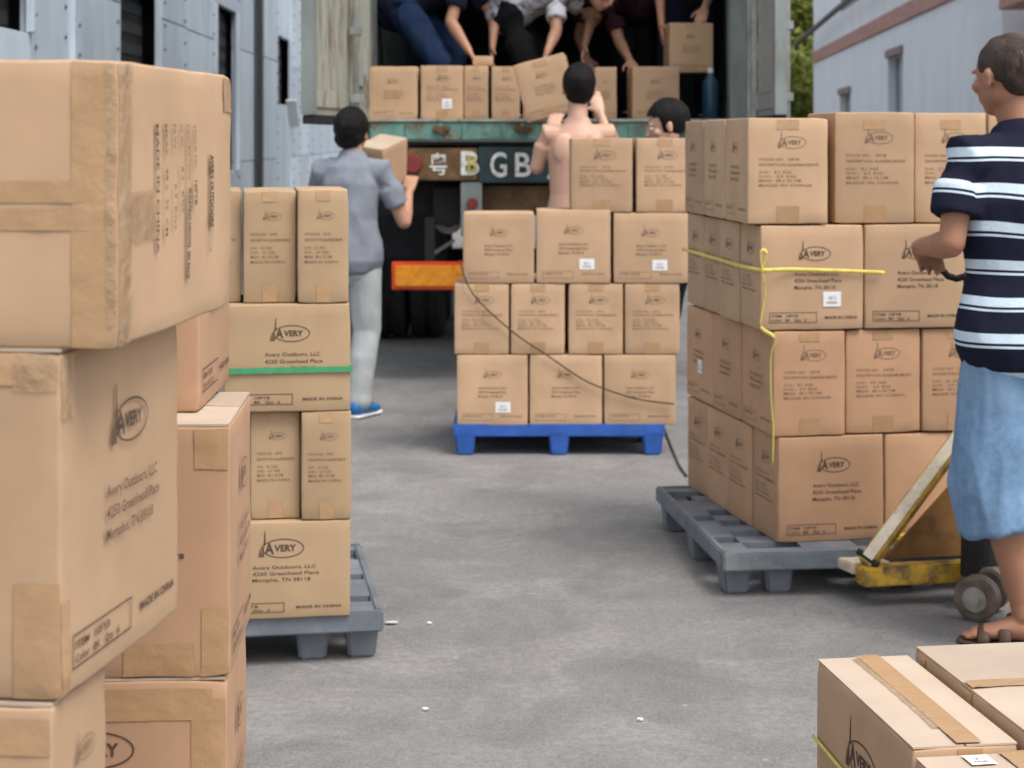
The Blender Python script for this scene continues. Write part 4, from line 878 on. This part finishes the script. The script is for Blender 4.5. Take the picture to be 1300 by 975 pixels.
def hairobj(P, mt, parent, m='hair', t=.020, low=-.055, sc=1.0, rough=.006, front=.062, fs=40):
    bm = bmesh.new(); ell(bm, P(0, -.022, .032), ((.075+t*.55)*sc, (.092+t)*sc, (.084+t)*sc), mt, 28); ell(bm, P(0, -.058, low+.03), ((.062+t*.6)*sc, (.040+t*.6)*sc, .06*sc), mt)
    for s in (-1, 1): ell(bm, P(s*.064, .012, .036), ((.010+t*.3)*sc, .030*sc, .030*sc), mt)
    def cut(me):
        # keep the face and the neck free: pull the shell in below the brow line in front
        inv = mt.inverted(); c = P(0, 0, 0)
        for v in me.vertices:
            q = inv @ (v.co-c)/sc
            if q.y > .03 and q.z < .07-.35*max(0, .09-q.y): 
                k = .80; v.co = c+(mt @ Vector((q.x*k, min(q.y, front)*.92, q.z+.006)))*sc
            v.co += v.normal*rough*noise.noise(v.co*fs)
    return solid('hair', bm, m, parent, .007, 2, fn=cut)
def person(lab, loc, rz, J, skin='skin', shirt=None, trousers=None, bare=False, hairm='hair', group=None, hair_t=.020, leg='long', sleeve=.62, curl=(.7, .7), headsc=1.0, sc=1.0, voxel=.007, sweater_fold=.006, eyes_on=True, shoe=None, thumb=(1, 1), hnorm=None, hd=(None, None), hair_low=-.055, legr=1.0, hairrough=.0025, tee_low=0):
    t = thing('person', lab, 'person', loc, rz, group); bm = bmesh.new()
    pel, ch, nk = J['pelvis'], J['chest'], J['neck']; rt = J.get('right', V(1, 0, 0)).normalized()
    wa = pel*.55+ch*.45 if 'waist' not in J else J['waist']
    tw = J.get('w', 1.0)
    loft(bm, [(pel-(wa-pel)*.25, .145*tw, .10), (pel, .158*tw, .112), (wa, .132*tw, .098), (ch, .160*tw, .112), (ch*.45+nk*.55, .150*tw, .088), (ch*.12+nk*.88, .075, .06)], side=rt, seg=24)
    upn = (J['head']-nk).normalized()
    loft(bm, [(ch*.3+nk*.7, .060, .060), (nk, .054, .056), (nk*.4+J['head']*.6, .052, .055)], side=rt, seg=18)
    P, mt = head(bm, J['head'], J['look'], J.get('up', V(0, 0, 1)), headsc)
    if bare:                                            # shoulder blades, spine
        for s in (-1, 1): ell(bm, ch+rt*s*.078+(nk-ch)*.2-V(0, .078, 0), (.055, .028, .085))
    for k, sd in enumerate(('l', 'r')):
        s = -1 if sd == 'l' else 1; sh, el, wr = J['sh'+sd], J['el'+sd], J['wr'+sd]
        loft(bm, [(ch*.35+nk*.4+sh*.25, .06, .05), (sh, .058, .054), (sh*.65+el*.35, .050, .047), (sh*.25+el*.75, .041, .040), (el, .039, .038)], seg=16)
        loft(bm, [(el, .039, .038), (el*.72+wr*.28, .042, .038), (el*.3+wr*.7, .031, .027), (wr, .027, .021)], seg=16)
        hdir = hd[k] or (wr-el); hand(bm, wr, hdir, (hnorm[k] if hnorm else V(0, 0, 1)), (J.get('hs'+sd) or rt*(-s)), curl[k], 1.0, thumb[k])
        hp, kn, an = J['hp'+sd], J['kn'+sd], J['an'+sd]; cb = J.get('calf', V(0, -.02, 0)); lr = J.get('lr', 1)
        loft(bm, [(hp+V(0, 0, .04), .088*lr, .092*lr), (hp, .088*lr, .092*lr), (hp*.5+kn*.5, .075*lr, .078*lr), (hp*.12+kn*.88, .056*lr, .058*lr), (kn, .053*lr, .055*lr)], seg=18)
        loft(bm, [(kn, .053*lr, .055*lr), (kn*.72+an*.28+cb, .056*lr, .060*lr), (kn*.4+an*.6+cb*.6, .045*lr, .047*lr), (kn*.1+an*.9, .033, .036), (an, .035, .038)], seg=18)
        fd = J.get('ft'+sd, V(0, 1, 0)).normalized(); a0 = an-V(0, 0, an.z*.0)
        loft(bm, [(an-fd*.035-V(0, 0, .045), .033, .030), (an+fd*.03-V(0, 0, .035), .036, .036), (an+fd*.09-V(0, 0, .050), .042, .024), (an+fd*.145-V(0, 0, .060), .042, .015)], side=fd.cross(V(0, 0, 1)), seg=16)
        if shoe != 'sandal' and shoe is not None: pass
        if shoe == 'sandal':
            for q_, (tx_, ty_) in enumerate(((-.030, .165), (-.012, .175), (.006, .172), (.022, .163), (.036, .150))):
                sd2 = fd.cross(V(0, 0, 1)); base = an+fd*.135+sd2*tx_*-s-V(0, 0, .062); loft(bm, [(base, .010, .009), (an+fd*ty_+sd2*tx_*-s*1.05-V(0, 0, .066), .0085, .008)], seg=8)
    solid('body', bm, skin, t, voxel, 3)
    if eyes_on: eyes(P, mt, t, headsc)
    hairobj(P, mt, t, hairm, hair_t, hair_low, headsc, hairrough)
    if shirt:
        bm = bmesh.new(); e = .018 if shirt == 'striped' else .011; low = pel-(wa-pel)*(.30+tee_low)
        loft(bm, [(low, (.188*tw+e), .138+e), (pel, (.188*tw+e), .132+e), (wa, (.146*tw+e), .108+e), (ch, (.163*tw+e), .116+e), (ch*.45+nk*.55, (.152*tw+e), .092+e), (ch*.08+nk*.92, .070+e, .058+e)], side=rt, seg=28)
        segs = []
        for sd in 'lr':
            sh, el, wr = J['sh'+sd], J['el'+sd], J['wr'+sd]
            end = sh+(el-sh)*min(1, sleeve/.62*.66) if sleeve <= 1 else el
            loft(bm, [(ch*.35+nk*.4+sh*.25, .062+e, .055+e), (sh, .060+e, .056+e), (sh*.5+end*.5, .056+e, .054+e), (end, .056+e, .053+e)], seg=18, caps=False)
            if sleeve > 1: loft(bm, [(el, .040+e, .040+e), (wr*.85+el*.15, .034+e, .032+e)], seg=14)
            segs.append((sh, end))
        def fn(me):
            at_ = me.attributes.new('sv', 'FLOAT', 'POINT'); vals = []
            for v in me.vertices:
                z = min(v.co.z-.026+.010*noise.noise(v.co*5), 1.466); best = None
                for (a_, b_) in segs:
                    d_ = b_-a_; u = (v.co-a_).dot(d_)/d_.length_squared; q = a_+d_*max(0, min(1.1, u)); dist = (v.co-q).length
                    if u > .12 and dist < .088 and abs((v.co-nk).dot(rt)) > .175*tw: best = a_.z-(v.co-a_).dot(d_.normalized())-.026
                vals.append(best if best is not None else z)
            at_.data.foreach_set('value', vals)
        solid('shirt', bm, shirt, t, .008, 3, sweater_fold, 8, (1.2, 1.2, .7), fn)
    if trousers:
        bm = bmesh.new(); e = .014
        loft(bm, [(pel-(wa-pel)*.55, .150*tw+e, .115+e), (pel, .158*tw+e*.8, .115+e), (pel+(wa-pel)*.32, .146*tw+e*.7, .108+e*.7)], side=rt, seg=26)
        for sd in 'lr':
            hp, kn, an = J['hp'+sd], J['kn'+sd], J['an'+sd]; cb = J.get('calf', V(0, -.02, 0))
            if leg == 'long':
                loft(bm, [(hp+V(0, 0, .05), .076+.016*legr+e, .090*legr+e), (hp, .076+.016*legr+e, .098*legr+e), (hp*.5+kn*.5, .080*legr+e, .082*legr+e), (kn, .066*legr+e, .068*legr+e)], seg=20)
                loft(bm, [(kn, .064*legr+e, .066*legr+e), (kn*.6+an*.4+cb*.7, .064*legr+e, .066*legr+e), (kn*.12+an*.88, .052*legr+e, .054*legr+e), (an*1.02-kn*.02, .054*legr+e, .056*legr+e)], seg=20)
            else:
                loft(bm, [(hp+V(0, 0, .05), .094+e, .100+e), (hp, .096+e, .102+e), (hp*.5+kn*.5, .094+e, .096+e), (kn*1.0, .106+e, .102+e), (kn*.68+an*.32, .112+e, .105+e)], seg=22, caps=False)
        solid('shorts' if leg == 'short' else 'trousers', bm, trousers, t, .008, 3, .011 if leg == 'short' else .005, 8, (1.6, 1.6, .35))
    if shoe:
        for sd in 'lr':
            an = J['an'+sd]; fd = J.get('ft'+sd, V(0, 1, 0)).normalized(); sv = fd.cross(V(0, 0, 1))
            if shoe == 'sandal':
                bm = bmesh.new(); loft(bm, [(an-fd*.055-V(0, 0, .083), .034, .010), (an+fd*.05-V(0, 0, .084), .036, .010), (an+fd*.13-V(0, 0, .084), .048, .010), (an+fd*.185-V(0, 0, .083), .036, .009)], side=sv, seg=16); so_ = bmobj('sandal', bm, M['sandal'], t, smooth=True)
                for f_ in (.055, .115):
                    q = [an+fd*f_+sv*.056*math.cos(a_)+V(0, 0, -.080+.056*math.sin(a_)*(1 if f_ < .1 else .75)) for a_ in [k*math.pi/8 for k in range(9)]]
                    bm = bmesh.new(); loft(bm, [(p, .004, .018) for p in q], side=V(0, 0, 1)+sv*.01, seg=8, caps=False); bmobj('sandal_strap', bm, M['sandal'], so_, smooth=True)
            else:
                bm = bmesh.new(); loft(bm, [(an-fd*.045-V(0, 0, .035), .042, .040), (an+fd*.03-V(0, 0, .030), .046, .046), (an+fd*.11-V(0, 0, .048), .050, .030), (an+fd*.165-V(0, 0, .056), .040, .020)], side=sv, seg=18); sh_ = solid('shoe', bm, shoe, t, .007, 2)
                bm = bmesh.new(); loft(bm, [(an-fd*.06-V(0, 0, .078), .040, .012), (an+fd*.05-V(0, 0, .078), .044, .012), (an+fd*.14-V(0, 0, .078), .052, .012), (an+fd*.19-V(0, 0, .076), .034, .010)], side=sv, seg=18); bmobj('sole', bm, M['sole'], sh_, smooth=True)
    return t
# striped man with his back to us, at the right edge
M['thinhair'] = mat('thinning_dark_hair', (.045, .028, .022), .65, .3, 30, .8, 260, stretch=(1, 1, .15), dirt=(.23, .13, .09), dscale=14, dlo=.56, dhi=.68)
px0 = V(1.53, 5.30, 0); ff = lambda x, z, y: V(x, y, z)
rz = R(16); inv = Matrix.Rotation(-rz, 3, 'Z')
def Lc(px, py, y): return inv @ (aty(px, py, y)-px0)
J = dict(pelvis=V(-.01, -.01, .93), waist=V(-.015, .0, 1.10), chest=V(-.03, 0, 1.30), neck=V(-.035, .03, 1.50), head=V(-.068, .055, 1.66), look=(inv @ V(-.52, .86, -.12)), up=V(0, .05, 1), w=1.2,
         shl=V(-.235, .0, 1.415), ell=V(-.29, -.03, 1.175), wrl=V(-.262, .20, 1.155), shr=V(.165, .0, 1.42), elr=V(.23, -.02, 1.15), wrr=V(.06, .25, 1.10),
         hpl=V(-.105, 0, .88), knl=V(-.13, .02, .47), anl=V(-.045, -.02, .09), hpr=V(.095, 0, .88), knr=V(.11, .06, .48), anr=V(.13, .10, .09), ftl=(inv @ V(-.95, .3, 0)), ftr=V(-.1, 1, 0), calf=V(0, -.022, 0))
person('man with his back turned in a navy and white striped shirt and denim shorts', px0, rz, J, 'skin_tan', 'striped', 'denim', hairm='thinhair', hair_t=.007, leg='short', sleeve=.62, shoe='sandal', voxel=.006, headsc=1.02, curl=(1.0, 1.0), hair_low=-.035, hairrough=.003, hd=(V(.55, .6, -.3), None))
# man in grey shirt by the left stack
px0 = V(-.86, 9.62, 0); rz = R(-12); inv = Matrix.Rotation(-rz, 3, 'Z')
J = dict(pelvis=V(0, 0, .88), waist=V(0, 0, 1.04), chest=V(0, .02, 1.22), neck=V(0, .05, 1.385), head=V(-.01, .08, 1.505), look=V(.1, 1, -.05), lr=.74, w=.90,
         shl=V(-.172, .03, 1.30), ell=V(-.22, .20, 1.12), wrl=V(.02, .36, 1.22), shr=V(.172, .03, 1.30), elr=V(.275, .08, 1.03), wrr=V(.245, .30, 1.20),
         hpl=V(-.07, 0, .84), knl=V(-.10, .08, .46), anl=V(-.12, .0, .09), hpr=V(.07, 0, .84), knr=V(.085, .03, .46), anr=V(.06, -.03, .09), ftr=V(.25, 1, 0))
person('man in a grey T-shirt and pale trousers seen from behind, carrying a carton', px0, rz, J, 'skin', 'greytee', 'khaki', hair_t=.030, leg='long', shoe='blueshoe', legr=.84, curl=(.5, .5), headsc=1.0, hairrough=.004, hair_low=-.06)
# shirtless man lifting a carton to the deck
px0 = V(.345, 9.55, 0); inv = Matrix.Identity(3)
J = dict(pelvis=V(-.02, 0, 1.02), waist=V(-.015, 0, 1.18), chest=V(0, .01, 1.38), neck=V(0, .02, 1.58), head=V(.01, .06, 1.745), look=V(0, 1, .15), w=.98,
         shl=V(-.165, .02, 1.50), ell=V(-.215, .06, 1.32), wrl=V(-.13, .30, 1.53), shr=V(.170, .02, 1.50), elr=V(.20, .24, 1.40), wrr=V(.135, .36, 1.62),
         hpl=V(-.09, 0, .97), knl=V(-.11, .05, .52), anl=V(-.12, 0, .09), hpr=V(.09, 0, .97), knr=V(.11, .03, .52), anr=V(.12, 0, .09), hsl=V(1, 0, 0), hsr=V(-1, 0, 0))
person('bare backed man lifting a carton up to the lorry deck', px0, 0, J, 'skin_pale', None, 'denim', bare=True, hair_t=.020, leg='long', shoe='blueshoe', curl=(.3, .3), headsc=1.04, hair_low=-.05)
# boy seen in profile over the middle stack
px0 = V(.75, 9.35, 0)
J = dict(pelvis=V(0, 0, .84), chest=V(0, 0, 1.20), neck=V(.03, -.0, 1.405), head=V(.045, .01, 1.545), look=V(-.97, -.02, -.28), w=.95,
         shl=V(-.15, .08, 1.29), ell=V(-.17, .15, 1.05), wrl=V(-.15, .30, .95), shr=V(.16, -.06, 1.29), elr=V(.2, 0, 1.05), wrr=V(.1, .2, .95), right=V(.9, -.35, 0),
         hpl=V(-.08, 0, .80), knl=V(-.09, .03, .45), anl=V(-.09, 0, .09), hpr=V(.05, 0, .80), knr=V(.02, .05, .45), anr=V(.0, 0.1, .09))
person('dark haired boy in profile looking down behind the stack on the blue pallet', px0, 0, J, 'skin_pale', 'navy', 'blackcloth', hair_t=.021, hair_low=-.02, shoe='blueshoe', headsc=1.02, hairrough=.003)
# workers inside the lorry
def inlorry(lab, y, J, **k):
    root = V(0, TY+y, ZF); JJ = {}
    s = F/(TY+y)
    for kk, v in J.items():
        if isinstance(v, tuple) and len(v) == 3 and kk not in ('look', 'up', 'right', 'ftl', 'ftr', 'calf', 'hsl', 'hsr'):
            px, py, dy = v; s2 = F/(TY+y+dy); JJ[kk] = V((px-650)/s2, dy, CAMZ-(py-HY)/s2-ZF)
        elif isinstance(v, tuple): JJ[kk] = V(*v)
        else: JJ[kk] = v
    return person(lab, root, 0, JJ, **k)
fl = 146
inlorry('worker in blue jeans bending over the cartons at the left inside the lorry', .75,
    dict(pelvis=(512, 8, .05), chest=(575, -28, 0), neck=(610, -38, 0), head=(640, -34, -.03), look=(.8, -.35, -.5), up=(.5, 0, .8), right=(-.1, -1, 0), w=1.0,
         shl=(592, -22, .14), ell=(628, 20, .12), wrl=(625, 62, .0), shr=(588, -26, -.15), elr=(572, 28, -.22), wrr=(596, 66, -.30),
         hpl=(512, 14, .13), knl=(578, 62, .12), anl=(560, fl-10, .25), hpr=(512, 14, -.06), knr=(560, 82, -.18), anr=(540, fl-14, -.02), ftl=(1, 0, 0), ftr=(1, 0, 0), hsr=(0, 1, 0), hsl=(0, -1, 0)),
    skin='skin', shirt='navy', trousers='denim_dark', shoe='sole', curl=(.4, .4), legr=1.1)
inlorry('worker in a white patterned shirt and black trousers bending down inside the lorry', .95,
    dict(pelvis=(648, 14, .05), chest=(700, -16, -.05), neck=(733, -22, -.1), head=(765, -8, -.15), look=(.6, -.6, -.5), up=(.5, 0, .8), right=(-.2, -1, 0), w=1.15,
         shl=(712, -8, .14), ell=(752, 18, .14), wrl=(742, 60, 0), shr=(706, -4, -.22), elr=(706, 40, -.33), wrr=(694, 68, -.48),
         hpl=(648, 24, .14), knl=(690, 78, .12), anl=(668, fl-10, .2), hpr=(645, 24, -.08), knr=(672, 84, -.15), anr=(655, fl-14, .0), ftl=(1, 0, 0), ftr=(1, 0, 0), hsr=(0, 1, 0), hsl=(0, -1, 0)),
    skin='skin', shirt='printed', trousers='blackcloth', shoe='blackcloth', curl=(.4, .4), sleeve=.62, legr=1.1)
inlorry('worker in dark maroon clothes reaching down to a carton in mid lorry', 1.25,
    dict(pelvis=(800, 0, .25), chest=(768, -22, .05), neck=(755, -10, -.05), head=(752, 12, -.12), look=(-.3, -.7, -.6), up=(-.2, -.3, .8), right=(.2, .9, 0), w=1.0,
         shl=(775, 12, -.15), ell=(786, 52, -.2), wrl=(800, 78, -.45), shr=(748, 2, .15), elr=(735, 45, .1), wrr=(745, 75, 0),
         hpl=(795, 12, .25), knl=(790, 75, .05), anl=(800, fl-18, .3), hpr=(812, 12, .35), knr=(815, 78, .2), anr=(815, fl-20, .4), hsl=(-1, 0, 0), hsr=(1, 0, 0)),
    skin='skin', shirt='plaid', trousers='blackcloth', shoe='blackcloth', curl=(.3, .3))
inlorry('worker in black clothes holding a carton in both hands at the right inside the lorry', .95,
    dict(pelvis=(875, -12, .25), chest=(872, -85, .15), neck=(868, -125, .08), head=(868, -152, 0), look=(0, -.8, -.5), right=(-1, 0, 0), w=1.05,
         shl=(908, -105, .1), ell=(912, -35, .0), wrl=(894, 12, -.42), shr=(832, -105, .1), elr=(836, -28, -.05), wrr=(840, 35, -.35),
         hpl=(890, -4, .25), knl=(895, 75, .15), anl=(895, fl-14, .3), hpr=(858, -4, .25), knr=(850, 75, .15), anr=(850, fl-14, .3), ftl=(0, -1, 0), ftr=(0, -1, 0), hsl=(-1, 0, 0), hsr=(0, -1, 0)),
    skin='skin', shirt='blackcloth', trousers='navy', shoe='blackcloth', curl=(.7, .3), sleeve=.4)
